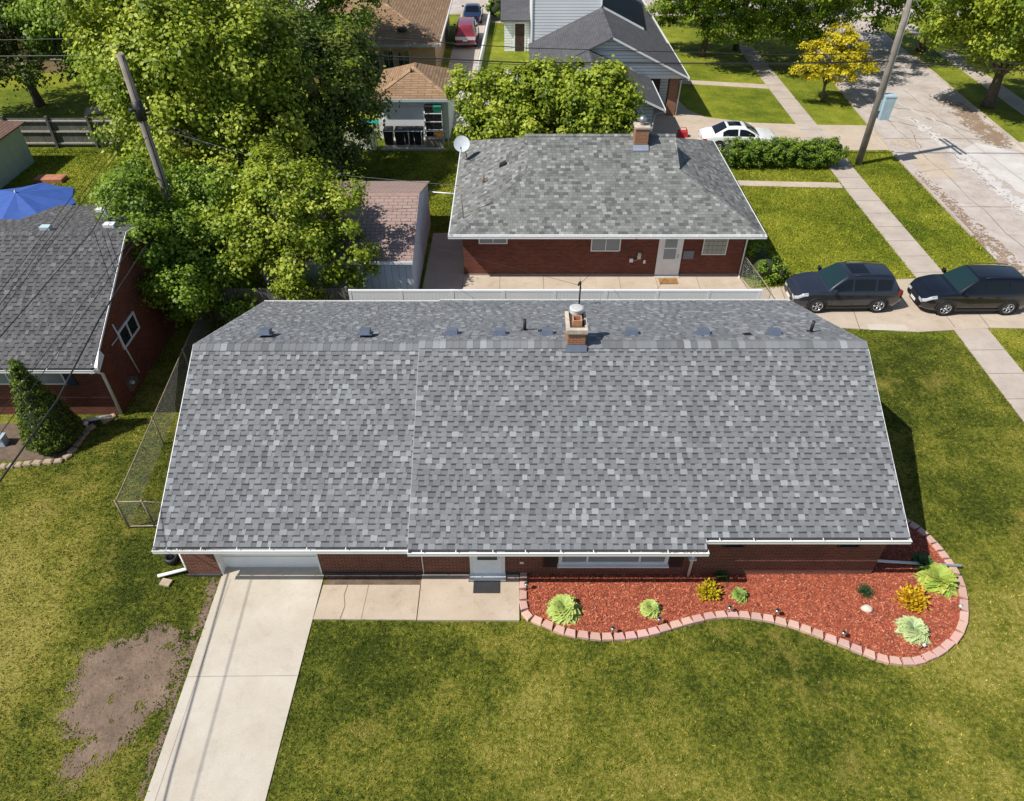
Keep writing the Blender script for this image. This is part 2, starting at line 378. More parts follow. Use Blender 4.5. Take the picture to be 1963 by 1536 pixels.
# ---------------- shingles ----------------
def shingles(mb, P0, U, S, vmax, rng, expo=0.158, style='arch', pal=None, off=0.004):
    """real overlapping courses; P0 eave origin, U along eave, S up the slope, rng(v)->(u0,u1)"""
    P0, U, S = Vector(P0), Vector(U).normalized(), Vector(S).normalized(); Nn = U.cross(S)
    if Nn.z < 0: Nn = -Nn
    flip = U.cross(S).z < 0
    rows = int(vmax / expo); n = 0
    base, light, dark = pal
    def q(pts, col):
        mb.face(pts[::-1] if flip else pts, None, col)
    v = 0.0
    while v < vmax - 0.02:
        v1 = min(v + expo, vmax); u0, u1 = rng((v + v1) / 2)
        u = u0; tooth = rnd.random() < 0.5
        while u < u1 - 0.01:
            if style == 'arch': wd = rnd.uniform(0.09, 0.21) if tooth else rnd.uniform(0.09, 0.23)
            else: wd = 0.215 if u > u0 else rnd.uniform(0.08, 0.21)
            ue = min(u + wd, u1)
            if style == 'arch':
                hl = 0.017 if tooth else 0.007
                k = rnd.random()
                if tooth: t = light if k < 0.25 else base
                else: t = light if k < 0.03 else dark if k < 0.5 else base
                j = rnd.uniform(0.88, 1.12) if t is not light else rnd.uniform(0.82, 1.18)
            else:
                hl = 0.009; k = rnd.random(); t = light if k < 0.17 else dark if k < 0.34 else base; j = rnd.uniform(0.82, 1.18)
            c = tuple(x * j for x in t)
            g = 0.0 if style == 'arch' else 0.004
            a = P0 + U * (u + g) + S * v; b_ = P0 + U * (ue - g) + S * v
            a2 = P0 + U * (u + g) + S * v1; b2 = P0 + U * (ue - g) + S * v1
            hi = off + Nn * 0 if False else None
            lo_ = Nn * (off + hl); up_ = Nn * (off + hl * 0.35)
            if style == 'arch' and not tooth:
                mid = v1 - expo * 0.27; am = P0 + U * u + S * mid; bm = P0 + U * ue + S * mid; mh = Nn * (off + hl * 0.5)
                q([a + lo_, b_ + lo_, bm + mh, am + mh], c)
                q([am + mh, bm + mh, b2 + up_, a2 + up_], tuple(x * 0.36 for x in c))
            else: q([a + lo_, b_ + lo_, b2 + up_, a2 + up_], c)
            q([a, b_, b_ + lo_, a + lo_], tuple(x * 0.8 for x in c))
            if tooth or style != 'arch':
                q([a2, a, a + lo_, a2 + up_], c); q([b_, b2, b2 + up_, b_ + lo_], c)
            u = ue; tooth = not tooth
        v = v1
def ridgecaps(mb, A, B, th, pal, wid=0.16, step=0.145, slope=0.45, side=None):
    """folded cap shingles along a ridge or hip from A to B"""
    A, B = Vector(A), Vector(B); D = (B - A); L = D.length; D.normalize()
    sd = Vector((D.y, -D.x, 0)).normalized()
    n = max(1, int(L / step)); base, light, dark = pal
    sl = slope
    for i in range(n):
        k = rnd.random(); t = light if k < 0.2 else dark if k < 0.35 else base; j = rnd.uniform(0.85, 1.15); c = tuple(x * j for x in t)
        p = A + D * (L * i / n); p2 = A + D * (L * (i + 1.15) / n)
        if i == n - 1: p2 = B
        h0 = th + 0.012; h1 = th + 0.003; Z = Vector((0, 0, 1))
        l0 = p + sd * wid + Z * (h0 - sl * wid); r0 = p - sd * wid + Z * (h0 - sl * wid); c0 = p + Z * h0
        l1 = p2 + sd * wid + Z * (h1 - sl * wid); r1 = p2 - sd * wid + Z * (h1 - sl * wid); c1 = p2 + Z * h1
        mb.face([l0, c0, c1, l1][::-1], None, c); mb.face([c0, r0, r1, c1][::-1], None, c)
        dn = Z * -0.014
        mb.face([l0 + dn, c0 + dn, c0, l0], None, tuple(x * .8 for x in c)); mb.face([c0 + dn, r0 + dn, r0, c0], None, tuple(x * .8 for x in c))
        mb.face([l0 + dn, l0, l1, l1 + dn], None, c); mb.face([r0 + dn, r1 + dn, r1, r0], None, c)
PAL_MAIN = ((0.218, 0.226, 0.236), (0.308, 0.320, 0.333), (0.174, 0.181, 0.190))
PAL_NBR = ((0.215, 0.22, 0.21), (0.32, 0.325, 0.31), (0.14, 0.142, 0.138))
PAL_LEFT = ((0.135, 0.132, 0.135), (0.17, 0.166, 0.17), (0.105, 0.103, 0.106))

# ---------------- leaves ----------------
LM = [3.3, 3.4, .70]
def leafcloud(name, blobs, nclump, nleaf, size, palette, parent, seed, mat_=None, clump_r=0.45, up=0.6, shell=(0.55, 1.0), flat=0.8, weight=None):
    rs = np.random.RandomState(seed); P = []; NRM = []; K = []
    for bi, (cx, cy, cz, rx, ry, rz) in enumerate(blobs):
        n = max(3, int(LM[0] * nclump * (rx * ry + ry * rz + rx * rz) / 3))
        d = rs.normal(size=(n, 3)); d[:, 2] += 0.15; d /= np.linalg.norm(d, axis=1)[:, None]
        rad = rs.uniform(shell[0], shell[1], (n, 1)) ** 0.7
        cen = np.array([cx, cy, cz]) + d * rad * np.array([rx, ry, rz])
        ck = rs.rand(n)
        cr = clump_r * rs.uniform(0.6, 1.35, n)
        for i in range(n):
            m = int(LM[1] * nleaf * rs.uniform(0.6, 1.4)); q = rs.normal(size=(m, 3)) * np.array([1, 1, flat]) * 0.55
            P.append(cen[i] + q * cr[i]); o = q * 0.6 + d[i] * 0.5 + np.array([0, 0, up]) + rs.normal(size=(m, 3)) * 0.45
            NRM.append(o / np.linalg.norm(o, axis=1)[:, None]); 
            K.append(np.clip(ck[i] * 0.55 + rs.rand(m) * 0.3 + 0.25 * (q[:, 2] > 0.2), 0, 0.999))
    P = np.vstack(P); NRM = np.vstack(NRM); K = np.concatenate(K); n = len(P)
    keep = P[:, 2] > 0.05; P = P[keep]; NRM = NRM[keep]; K = K[keep]; n = len(P)
    t = rs.normal(size=(n, 3)); t -= NRM * (t * NRM).sum(1)[:, None]; t /= np.linalg.norm(t, axis=1)[:, None]
    b = np.cross(NRM, t); s = (LM[2] * size * rs.uniform(0.6, 1.3, n))[:, None]
    V = np.empty((n, 4, 3)); V[:, 0] = P - t * s * 0.55; V[:, 1] = P + b * s * 0.42 + NRM * s * 0.10; V[:, 2] = P + t * s * 0.6; V[:, 3] = P - b * s * 0.42 + NRM * s * 0.10
    Fc = np.arange(n * 4).reshape(n, 4)
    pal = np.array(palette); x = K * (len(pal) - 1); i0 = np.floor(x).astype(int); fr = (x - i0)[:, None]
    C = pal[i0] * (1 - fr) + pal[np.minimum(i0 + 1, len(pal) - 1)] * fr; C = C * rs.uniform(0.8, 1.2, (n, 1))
    C = np.repeat(C, 4, axis=0)
    return npmesh(name, V.reshape(-1, 3), Fc, mat_ or LEAF, C, parent)
PG = [(0.07, 0.135, 0.012), (0.14, 0.24, 0.018), (0.24, 0.36, 0.03), (0.40, 0.50, 0.07)]        # mid green
PY = [(0.095, 0.155, 0.012), (0.21, 0.29, 0.02), (0.34, 0.42, 0.03), (0.54, 0.57, 0.08)]         # yellow green
PD = [(0.025, 0.055, 0.012), (0.05, 0.095, 0.018), (0.085, 0.14, 0.022), (0.16, 0.2, 0.035)]     # dark green
PGOLD = [(0.26, 0.24, 0.012), (0.46, 0.40, 0.012), (0.64, 0.53, 0.015), (0.74, 0.63, 0.03)]
def trunk(name, base, tips, r0, parent, m=None, fork=0.45):
    b = MB(); B = Vector(base); z1 = min(t[2] for t in tips) * fork + 0.3
    top = B + Vector((rnd.uniform(-.15, .15), rnd.uniform(-.15, .15), z1))
    b.tube([B - Vector((0, 0, 0.1)), B + (top - B) * 0.3, B + (top - B) * 0.7, top], [r0 * 1.35, r0 * 1.0, r0 * 0.85, r0 * 0.75], 9)
    for t in tips:
        T = Vector(t); mid = top.lerp(T, 0.5) + Vector((rnd.uniform(-.25, .25), rnd.uniform(-.25, .25), rnd.uniform(0.1, .4)))
        b.tube([top - Vector((0, 0, 0.1)), top.lerp(mid, 0.5) + Vector((0, 0, .1)), mid, T], [r0 * 0.55, r0 * 0.42, r0 * 0.28, r0 * 0.08], 7)
        for k in range(2):
            e = mid.lerp(T, 0.3) + Vector((rnd.uniform(-1, 1), rnd.uniform(-1, 1), rnd.uniform(0.2, .8)))
            b.tube([mid, mid.lerp(e, 0.5), e], [r0 * 0.2, r0 * 0.13, r0 * 0.04], 5)
    return b.build(name, m or BARK, parent)
def tree(name, label, base, blobs, palette, seed, size=0.2, nclump=3.2, nleaf=34, r0=0.2, group=None, clump_r=0.5, cat='tree', **k):
    t = thing(name, label, cat, (base[0], base[1], 0), group)
    trunk('trunk', (base[0], base[1], 0), [(b[0], b[1], b[2]) for b in blobs][:7], r0, t)
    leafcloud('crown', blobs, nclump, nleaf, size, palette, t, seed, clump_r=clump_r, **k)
    return t
# =====================================================================  GROUND
g = MB(); g.face([(-400, -120, 0), (400, -120, 0), (400, 600, 0), (-400, 600, 0)]); tag(g.build('ground', GRASS2), kind='structure')
sheet('front_lawn', [(-60, -40), (18.45, -40), (18.45, 24.2), (10.4, 24.6), (-13, 24.0), (-19, 19.1), (-60, 18.9)], 0.006, GRASS)
DW = [(-8.42, 12.93), (-8.40, 12.0), (-8.30, 6.0), (-8.15, -3), (-5.6, -3), (-5.58, 6.0), (-5.46, 12.0), (-5.44, 12.93)]
def solid(name, poly, z1, m, z0=-0.05):
    b = MB(); b.prism(poly, z0, z1); return tag(b.build(name, m), kind='structure')
solid('driveway', DW, 0.035, CON)
def marks(name, segs, z, m, w_=0.012):
    b = MB()
    for (x0, y0, x1, y1, *ww) in segs:
        q = ww[0] if ww else w_; L = math.hypot(x1 - x0, y1 - y0); nx, ny = -(y1 - y0) / L * q, (x1 - x0) / L * q
        b.face([(x0 - nx, y0 - ny, z), (x1 - nx, y1 - ny, z), (x1 + nx, y1 + ny, z), (x0 + nx, y0 + ny, z)])
    return tag(b.build(name, m), kind='structure')
marks('driveway_joint', [(-8.35, 9.42, -5.5, 9.45), (-8.3, 6.35, -5.56, 6.4), (-8.2, 3.3, -5.6, 3.35)], 0.040, mat('joint_light', (.34, .29, .235), .95), .008)
marks('driveway_joint', [(-8.12, 12.4, -8.06, 6, ), (-8.06, 6, -7.95, -3)], 0.040, CONG, 0.010)
# front walk slabs and landing
solid('front_walk', [(-5.40, 12.20), (-2.63, 12.20), (-2.63, 11.07), (-5.46, 11.09)], 0.05, CONW)
solid('front_landing', [(-2.60, 12.60), (0.20, 12.60), (0.20, 11.04), (-2.60, 11.05)], 0.075, CONW)
marks('walk_crack', [(-4.70, 12.2, -4.74, 11.85, .012), (-4.74, 11.85, -4.66, 11.5, .01), (-4.66, 11.5, -4.72, 11.08, .012), (-4.10, 12.2, -4.14, 11.08, .006)], 0.054, JOINT)
solid('soil_strip', [(-5.36, 12.6), (-2.60, 12.6), (-2.60, 12.205), (-5.36, 12.205)], 0.02, DKSOIL)
# sidewalk along the street, lawn strips, road
SWL = [(17.62, -20), (18.40, 19), (18.55, 25), (18.75, 29.4), (18.80, 38), (19.1, 50), (19.6, 72)]
SWR = [(x + (1.45 if y < 50 else 1.35), y) for x, y in SWL]
solid('sidewalk', SWL + SWR[::-1], 0.03, CONG)
jj = []
y = -10.0
while y < 70:
    xl = np.interp(y, [p[1] for p in SWL], [p[0] for p in SWL]); jj.append((xl, y, xl + 1.45, y + 0.02, 0.014)); y += 1.52
marks('sidewalk_joint', jj, 0.034, JOINT)
RDL = [(22.6, -30), (23.1, 25), (23.35, 33), (23.6, 43), (24.2, 52), (25.2, 64), (26.3, 77)]
RDR = [(x + 8.25, y) for x, y in RDL]
sheet('road', RDL + RDR[::-1] , 0.008, ROADM)
solid('cross_street', [(-60, 80), (90, 76.5), (90, 87), (-60, 90)], 0.012, ROADM)
solid('kerb_near', [RDL[2], (23.45, 37), RDL[3], RDL[3 + 1], RDL[5], (25.05, 64), (24.05, 52), (23.44, 43), (23.3, 37), (23.2, 33)], 0.10, CONG)
solid('kerb_far', [RDR[0], RDR[2], RDR[3], RDR[4], RDR[5], (RDR[5][0] + .16, 64), (RDR[4][0] + .16, 52), (RDR[3][0] + .16, 43), (RDR[2][0] + .16, 33), (RDR[0][0] + .16, -30)], 0.10, CONG)
def ragged(poly, step=0.25, amp=0.12, seed=1):
    r_ = random.Random(seed); out = []
    for i in range(len(poly)):
        a, b = poly[i], poly[(i + 1) % len(poly)]; L = math.dist(a, b); n = max(1, int(L / step))
        for k in range(n):
            t = k / n; out.append((a[0] + (b[0] - a[0]) * t + r_.uniform(-amp, amp), a[1] + (b[1] - a[1]) * t + r_.uniform(-amp, amp)))
    return out
# worn white band, joints, cracks and sealed cracks of the old concrete road
patch('road_wear', [(26.9, 25), (28.3, 25), (28.15, 36), (27.9, 45), (27.3, 50), (26.9, 50), (27.1, 44), (27.2, 36)], 0.012, ROADW, .09, .3, 3)
sheet('road_wear', ragged([(28.6, 36), (31.2, 36), (31.4, 44), (29.6, 45.5), (28.2, 44.6), (28.3, 40)], 0.5, 0.10, 4), 0.012, ROADW)
patch('road_stain', [(30.2, 45.4), (31.6, 44.8), (31.9, 50), (31.9, 54), (31.0, 54), (30.6, 49)], 0.013, ROADB, .08, .5, 5)
patch('road_stain', [(23.45, 29), (24.1, 30), (24.1, 35), (23.9, 41), (23.7, 41), (23.5, 34)], 0.013, ROADB, .08, .4, 6)
sheet('road_patch', ragged([(24.1, 40.2), (26.0, 40.0), (26.4, 43.6), (24.3, 43.8)], 1, 0.05, 8), 0.013, CONW)
patch('road_patch', [(24.0, 45.5), (24.9, 44.6), (25.9, 45.2), (25.4, 46.4), (24.6, 46.2)], 0.013, CONW, .08, .3, 9)
cr = []; rr = random.Random(5)
def wander(x0, y0, x1, y1, n, amp, wd):
    px_, py_ = x0, y0
    for k in range(1, n + 1):
        t = k / n; x = x0 + (x1 - x0) * t + rr.uniform(-amp, amp) * (k < n); y = y0 + (y1 - y0) * t + rr.uniform(-amp, amp) * (k < n)
        cr.append((px_, py_, x, y, wd * rr.uniform(.5, 1.2))); px_, py_ = x, y
for a in ((27.35, 20, 27.3, 50, 30, .06, .035), (25.2, 28, 25.6, 60, 24, .12, .02), (29.6, 24, 29.2, 56, 24, .1, .02), (23.7, 46.2, 31.8, 46.0, 14, .1, .03), (23.5, 36.4, 31.4, 36.4, 8, .04, .02),
          (24.9, 50, 27.9, 47.5, 8, .15, .045), (26.3, 47.8, 25.6, 44.6, 6, .2, .025), (28.3, 50, 30.5, 46.8, 8, .15, .05), (25.4, 53, 29, 51, 8, .2, .04), (24, 41, 27, 41.6, 7, .1, .02), (28, 33, 31.3, 33.2, 6, .05, .02), (23.4, 30, 31.2, 30.1, 8, .04, .02)): wander(*a)
marks('road_crack', cr, 0.017, JOINT)
cr = []
for a in ((25.6, 52, 27.4, 48.4, 7, .12, .07), (27.4, 48.4, 28.6, 46.4, 5, .1, .06), (27.6, 53, 29.1, 48.0, 8, .15, .07), (24.6, 48.6, 26.6, 46.6, 6, .12, .05)): wander(*a)
marks('road_sealant', cr, 0.020, ROADW)
solid('far_sidewalk', [(34.4, 20), (35.3, 52), (36.6, 75), (38.0, 75), (36.8, 52), (35.9, 20)], 0.03, CONG)
solid('far_driveway', [(31.5, 41.2), (50, 40.8), (50, 45.2), (31.75, 45.6)], 0.02, CON)
# driveway between the two brick houses and neighbour's patio
solid('side_driveway', [(9.9, 29.0), (10.9, 28.1), (18.0, 28.9), (19.0, 29.0), (23.2, 29.0), (23.1, 24.9), (20.2, 25.0), (17.0, 24.7), (11.6, 25.2), (9.9, 25.9)], 0.040, CONW)
marks('driveway_joint', [(14.6, 24.9, 15.2, 28.5), (18.65, 25, 18.8, 28.95), (20.1, 25, 20.25, 28.98), (12.0, 25.1, 12.2, 28.3)], 0.045, JOINT, 0.015)
marks('driveway_patch', [(15.0, 25.05, 16.6, 25.0, 0.22)], 0.044, CON)
solid('neighbour_patio', [(-4.1, 25.2), (10.85, 25.2), (10.85, 28.0), (10.6, 29.3), (-2.2, 29.3), (-2.3, 33.4), (-4.0, 33.4)], 0.03, CONW)
marks('patio_joint', [(x, 25.3, x + .05, 29.2) for x in (-2.3, -.6, 1.4, 3.1, 4.9, 6.6, 8.5)], 0.034, JOINT, 0.01)
solid('neighbour_walk', [(12.4, 39.1), (18.72, 38.75), (18.75, 39.45), (12.4, 39.8)], 0.03, CONW)
solid('hedge_walk', [(18.9, 40.2), (20.1, 40.2), (20.5, 43.6), (19.2, 43.8)], 0.032, CONG)
# white house drive and walks
solid('white_house_drive', [(10.2, 54), (11.9, 54), (12.3, 51.6), (13.2, 50.1), (16.2, 49.0), (20.6, 48.6), (23.9, 48.5), (23.7, 44.3), (19.3, 44.2), (14.0, 45.6), (9.0, 46.0), (7.2, 44.7), (7.2, 47.2)], 0.026, CONW)
solid('white_house_walk', [(11.4, 57.6), (19.2, 56.1), (19.25, 57.1), (11.4, 58.5)], 0.026, CONW)
solid('brown_house_drive', [(-5.2, 48), (-3.2, 48), (-1.9, 88), (-5.0, 88)], 0.02, CONG)
solid('far_walk', [(-2, 75.5), (12, 74.4), (12, 79.8), (-2, 80.2)], 0.016, CONW)
solid('garden_slab', [(-0.5, 58.5), (0.9, 58.5), (0.8, 60.0), (-0.6, 60.0)], 0.04, CONW)
solid('path_slab', [(-29.5, 50.5), (-24, 52.5), (-24.2, 54), (-30, 52)], 0.03, CONW)
for x, y in ((-28.9, 46.0), (-27.2, 47.2), (-26.0, 48.2), (-27.9, 48.8)):
    solid('stepping_stone', ragged([(x, y), (x + .7, y - .1), (x + .8, y + .35), (x + .1, y + .45)], .3, .05, int(x * 7)), 0.05, CON)
solid('bin_pad', [(-8.0, 44.6), (-4.3, 44.6), (-4.3, 46.2), (-8.0, 46.2)], 0.04, CONG)
solid('flower_bed', [(-18.4, 19.06), (-18.4, 17.1), (-15.4, 17.3), (-15.15, 18.0), (-14.9, 19.0)], 0.02, DKSOIL)
# bare soil patch left of the drive: lies in the lawn with a ragged rim
SOILP = [(-11.25, 8.55), (-11.05, 9.3), (-11.45, 10.1), (-10.9, 10.2), (-10.2, 10.35), (-9.5, 10.75), (-9.2, 10.9), (-9.05, 10.4), (-8.75, 10.25), (-8.5, 10.35), (-8.62, 9.7), (-8.8, 9.0), (-9.0, 8.4), (-9.2, 8.3), (-9.35, 7.8), (-9.5, 7.35), (-9.9, 6.9), (-10.5, 7.1), (-10.35, 7.6), (-10.05, 8.0), (-10.5, 8.1), (-10.9, 8.25)]
patch('soil_patch', SOILP, 0.012, SOIL, .032)
SOILV = [(-8.72, 12.4), (-8.47, 12.4), (-8.36, 6.5), (-8.5, 6.5), (-8.54, 9.5)]
patch('soil_verge', SOILV, 0.010, SOIL, .04, .07, 9)
# mulch bed
BLK = [(1003.5,1104),(1003,1120.5),(1003,1141),(1004,1160.5),(1011,1179),(1030,1189),(1051,1197),(1073,1207),(1094,1213),(1118,1216.5),(1141.5,1220),(1164,1220.4),(1187,1220),(1209,1218),(1232,1214.7),(1253,1210),(1273.5,1204),(1295.6,1197),(1317,1191),(1337.7,1186),(1360,1181),(1382,1178.2),(1404.5,1177),(1427,1178.7),(1450,1181.7),(1473,1185),(1497,1191),(1521.6,1197),(1545,1205.6),(1568,1214),(1593,1224),(1618,1233),(1642,1243.5),(1667,1253),(1692,1262),(1716,1266),(1740,1268),(1760,1266),(1780.5,1258),(1800,1249),(1816.6,1236),(1833,1221),(1843.5,1201),(1848,1182),(1848,1160),(1845.6,1136),(1839.5,1114),(1829,1093),(1820,1079),(1809,1064),(1797,1049),(1784,1035),(1768,1020),(1752,1008),(1735,998)]
BP = [G(x, y, 0.08) for x, y in BLK]
BED = BP + [(10.42, BP[-1][1] + .15), (10.42, 12.62), (0.22, 12.62)]
solid('mulch_bed', BED, 0.035, MULCH)

# =====================================================================  MAIN HOUSE
house = thing('brick_house', 'long single-storey red brick house with grey shingle roof and attached garage, in the foreground', 'house', (0.5, 12.6, 0))
RY, RZ, SF, SR = 17.35, 4.86, 0.485, 0.395
XL, XS, XM, XR = -9.47, -2.74, 5.13, 10.52
YM, YR, YG_, YB = 11.83, 12.12, 11.94, 23.25
def zf(y, d=0.0): return RZ - d - SF * (RY - y)
def zr(y, d=0.0): return RZ - d - SR * (y - RY)
wl = MB()
zt = 2.40
wl.box(-9.34, 13.0, 0, 10.40, 22.8, zt)
wl.box(-9.34, 12.55, 0, -8.40, 13.0, zt); wl.box(-5.50, 12.60, 0, -2.58, 13.0, zt); wl.box(-2.58, 12.57, 0, 10.40, 13.0, zt)
wl.box(-8.40, 12.60, 2.16, -5.50, 13.0, zt)
for xa, xb, d in ((-9.34, -9.14, 0.2), (10.2, 10.40, 0.12)):
    pr_ = [(12.6, zt), (22.8, zt), (22.8, zr(22.8, d)), (RY, RZ - d), (12.6, zf(12.6, d))]
    a = [(xa, y, z) for y, z in pr_]; b = [(xb, y, z) for y, z in pr_]
    wl.face(a[::-1]); wl.face(b)
    for i in range(5):
        j = (i + 1) % 5; wl.face([a[i], a[j], b[j], b[i]])
wl.build('wall', BRICK, house)
f_ = MB(); f_.box(-9.36, 12.50, -0.02, -8.42, 12.55, 0.10); f_.box(-5.48, 12.55, -.02, -2.6, 12.6, .13); f_.box(-2.55, 12.53, -.02, 0.2, 12.57, .13)
f_.build('foundation', mat('dark_foundation', (0.06, 0.06, 0.065), 0.9), house)
rf = MB(); T = 0.10
def quadslab(mb, x0, x1, y0, z0, y1, z1, th=T): mb.slab([(x0, y0, z0), (x1, y0, z0), (x1, y1, z1), (x0, y1, z1)], th)
quadslab(rf, XS, XM, YM, zf(YM), RY, RZ); quadslab(rf, XM, XR, YR, zf(YR), RY, RZ)
quadslab(rf, XS, XR, RY, RZ, 23.1, zr(23.1))
quadslab(rf, XL, XS, YG_, zf(YG_, .09), RY, RZ - .09); quadslab(rf, XL, XS, RY, RZ - .09, YB, zr(YB, .09))
roof = rf.build('roof', mat('roof_deck', (0.16, 0.16, 0.17), 0.95), house)
sf_ = math.hypot(1, SF); sr_ = math.hypot(1, SR)
sh = MB()
SUF = (0, 1, SF); SUR = (0, -1, SR)
shingles(sh, (0, (YM-.02), zf((YM-.02))), (1, 0, 0), SUF, (RY - (YM-.02)) * sf_, lambda v: (XS, XM if v < (YR - YM + .02) * sf_ else XR), pal=PAL_MAIN)
shingles(sh, (0, (YG_-.02), zf((YG_-.02), .09)), (1, 0, 0), SUF, (RY - (YG_-.02)) * sf_, lambda v: (XL, XS), pal=PAL_MAIN)
shingles(sh, (0, 23.12, zr(23.12)), (1, 0, 0), SUR, (23.12 - RY) * sr_, lambda v: (XS, XR), pal=PAL_MAIN)
shingles(sh, (0, (YB+.02), zr((YB+.02), .09)), (1, 0, 0), SUR, ((YB+.02) - RY) * sr_, lambda v: (XL, XS), pal=PAL_MAIN)
sh.build('shingles', SHING, roof)
rc = MB(); ridgecaps(rc, (XR, RY, RZ), (XS - .02, RY, RZ), .026, PAL_MAIN, .22, .2, .44); ridgecaps(rc, (XS, RY, RZ - .09), (XL, RY, RZ - .09), .026, PAL_MAIN, .22, .2, .44)
rc.build('ridge_cap', SHING, roof)
# rake edge boards
rk = MB()
for x, d, ye0, ye1 in ((XR, 0, YR, 23.1), (XL - .02, .09, YG_, YB)):
    rk.hexa([(x, ye0, zf(ye0, d) - .13), (x + .02, ye0, zf(ye0, d) - .13), (x + .02, RY, RZ - d - .13), (x, RY, RZ - d - .13), (x, ye0, zf(ye0, d) + .005), (x + .02, ye0, zf(ye0, d) + .005), (x + .02, RY, RZ - d + .005), (x, RY, RZ - d + .005)])
    rk.hexa([(x, RY, RZ - d - .13), (x + .02, RY, RZ - d - .13), (x + .02, ye1, zr(ye1, d) - .13), (x, ye1, zr(ye1, d) - .13), (x, RY, RZ - d + .005), (x + .02, RY, RZ - d + .005), (x + .02, ye1, zr(ye1, d) + .005), (x, ye1, zr(ye1, d) + .005)])
rk.build('rake_board', WHITE, house)
ed = MB(); ed.hexa([(XS - .016, YG_, zf(YG_) - .10), (XS - .002, YG_, zf(YG_) - .10), (XS - .002, RY, RZ - .08), (XS - .016, RY, RZ - .08), (XS - .016, YG_, zf(YG_) + .004), (XS - .002, YG_, zf(YG_) + .004), (XS - .002, RY, RZ + .004), (XS - .016, RY, RZ + .004)]); ed.build('step_highlight', mat('painted_sunlit_edge', (.37, .375, .38), .9), house)  # added pale strip: sunlight on the roof step's shingle edge, painted as colour
def gutter(x0, x1, y, z, parent, out=-1, w_=0.13, h=0.12, debris=None):
    b = MB(); ya, yb = y, y + out * w_; lo, hi = min(ya, yb), max(ya, yb)
    b.box(x0, lo, z - h, x1, hi, z - h + .012, WHITE)
    fy = yb if out < 0 else yb - .014
    b.box(x0, fy, z - h + .012, x1, fy + .014, z + .004, WHITE); b.box(x0, fy - (.012 if out < 0 else -.014), z - .012, x1, fy + (.0 if out < 0 else .026), z + .008, WHITE)
    b.box(x0, lo + .014, z - h + .012, x0 + .01, hi - .01, z, WHITE); b.box(x1 - .01, lo + .014, z - h + .012, x1, hi - .01, z, WHITE)
    gt = b.build('gutter', None, parent)
    hg = MB(); x = x0 + 0.35
    while x < x1 - .1:
        hg.box(x, lo + .012, z - .006, x + .022, hi, z + .004); x += rnd.uniform(.85, 1.05)
    hg.build('gutter_hanger', WHITE, gt)
    if debris:
        d = MB()
        for _ in range(int((debris[1] - debris[0]) * 90)):
            x = rnd.uniform(*debris); yy = rnd.uniform(lo + .02, hi - .03); s_ = rnd.uniform(.012, .03); a = rnd.uniform(0, 3)
            zz = z - h + .014 + rnd.uniform(0, .05)
            d.face([(x - s_ * math.cos(a), yy - s_ * .4, zz), (x + s_ * math.cos(a), yy - s_ * .3, zz + .01), (x + s_ * .5, yy + s_ * .5, zz + .02)])
        d.build('leaf_litter', mat('dry_litter', (0.30, 0.13, 0.06), 0.95, 0.4), gt)['kind'] = 'stuff'
    return gt
gutter(XM, XR + .03, (YR-.01), zf((YR-.01)) - .02, house)
gutter(XS, XM + .04, (YM-.01), zf((YM-.01)) - .02, house, debris=(3.9, 5.1))
gutter(XL - .02, XS - .01, (YG_-.01), zf((YG_-.01), .09) - .02, house, debris=(-9.4, -7.6))
gutter(XL, XS, (YB+.02), zr((YB+.02), .09) - .02, house, 1); gutter(XS, XR, 23.12, zr(23.12) - .02, house, 1)
so = MB(); so.box(XL + .02, YG_ + .02, zf(YG_, .09) - .13, XS, 12.55, zf(YG_, .09) - .115); so.box(XS, YM + .02, zf(YM) - .13, XM, 12.5, zf(YM) - .115); so.box(XM, YR + .02, zf(YR) - .13, XR - .02, 12.5, zf(YR) - .115); so.build('soffit', WHITE, house)
# garage door, jambs
gd = MB(); gd.box(-8.36, 12.82, 0.03, -5.54, 12.86, 2.11)
for z in (0.55, 1.07, 1.59): gd.box(-8.36, 12.814, z, -5.54, 12.82, z + 0.012, JOINT)
gd.build('garage_door', GDOOR, house)
jb = MB(); jb.box(-8.40, 12.56, 0, -8.36, 12.98, 2.16); jb.box(-5.54, 12.58, 0, -5.50, 12.98, 2.16); jb.box(-8.36, 12.6, 2.12, -5.54, 12.98, 2.16); jb.build('door_frame', WHITE, house)
# front door
fd = MB(); fd.box(-1.20, 12.52, 0.10, -0.20, 12.57, 2.0, WHITE)
door = fd.build('door', None, house)
d2 = MB(); d2.box(-1.10, 12.505, 0.16, -0.30, 12.52, 1.95, GDOOR); d2.build('storm_panel', None, door)
d3 = MB(); d3.box(-0.98, 12.49, 0.82, -0.42, 12.504, 1.85); d3.build('pane', GLASS, door)
d4 = MB(); d4.tube([(-0.36, 12.49, 1.0), (-0.36, 12.44, 1.0), (-0.36, 12.44, 1.12), (-0.36, 12.49, 1.12)], .012, 6); d4.build('handle', GALV, door)
st = MB(); st.box(-1.22, 12.30, 0.075, -0.18, 12.56, 0.15); st.build('door_sill', WHITE, house)
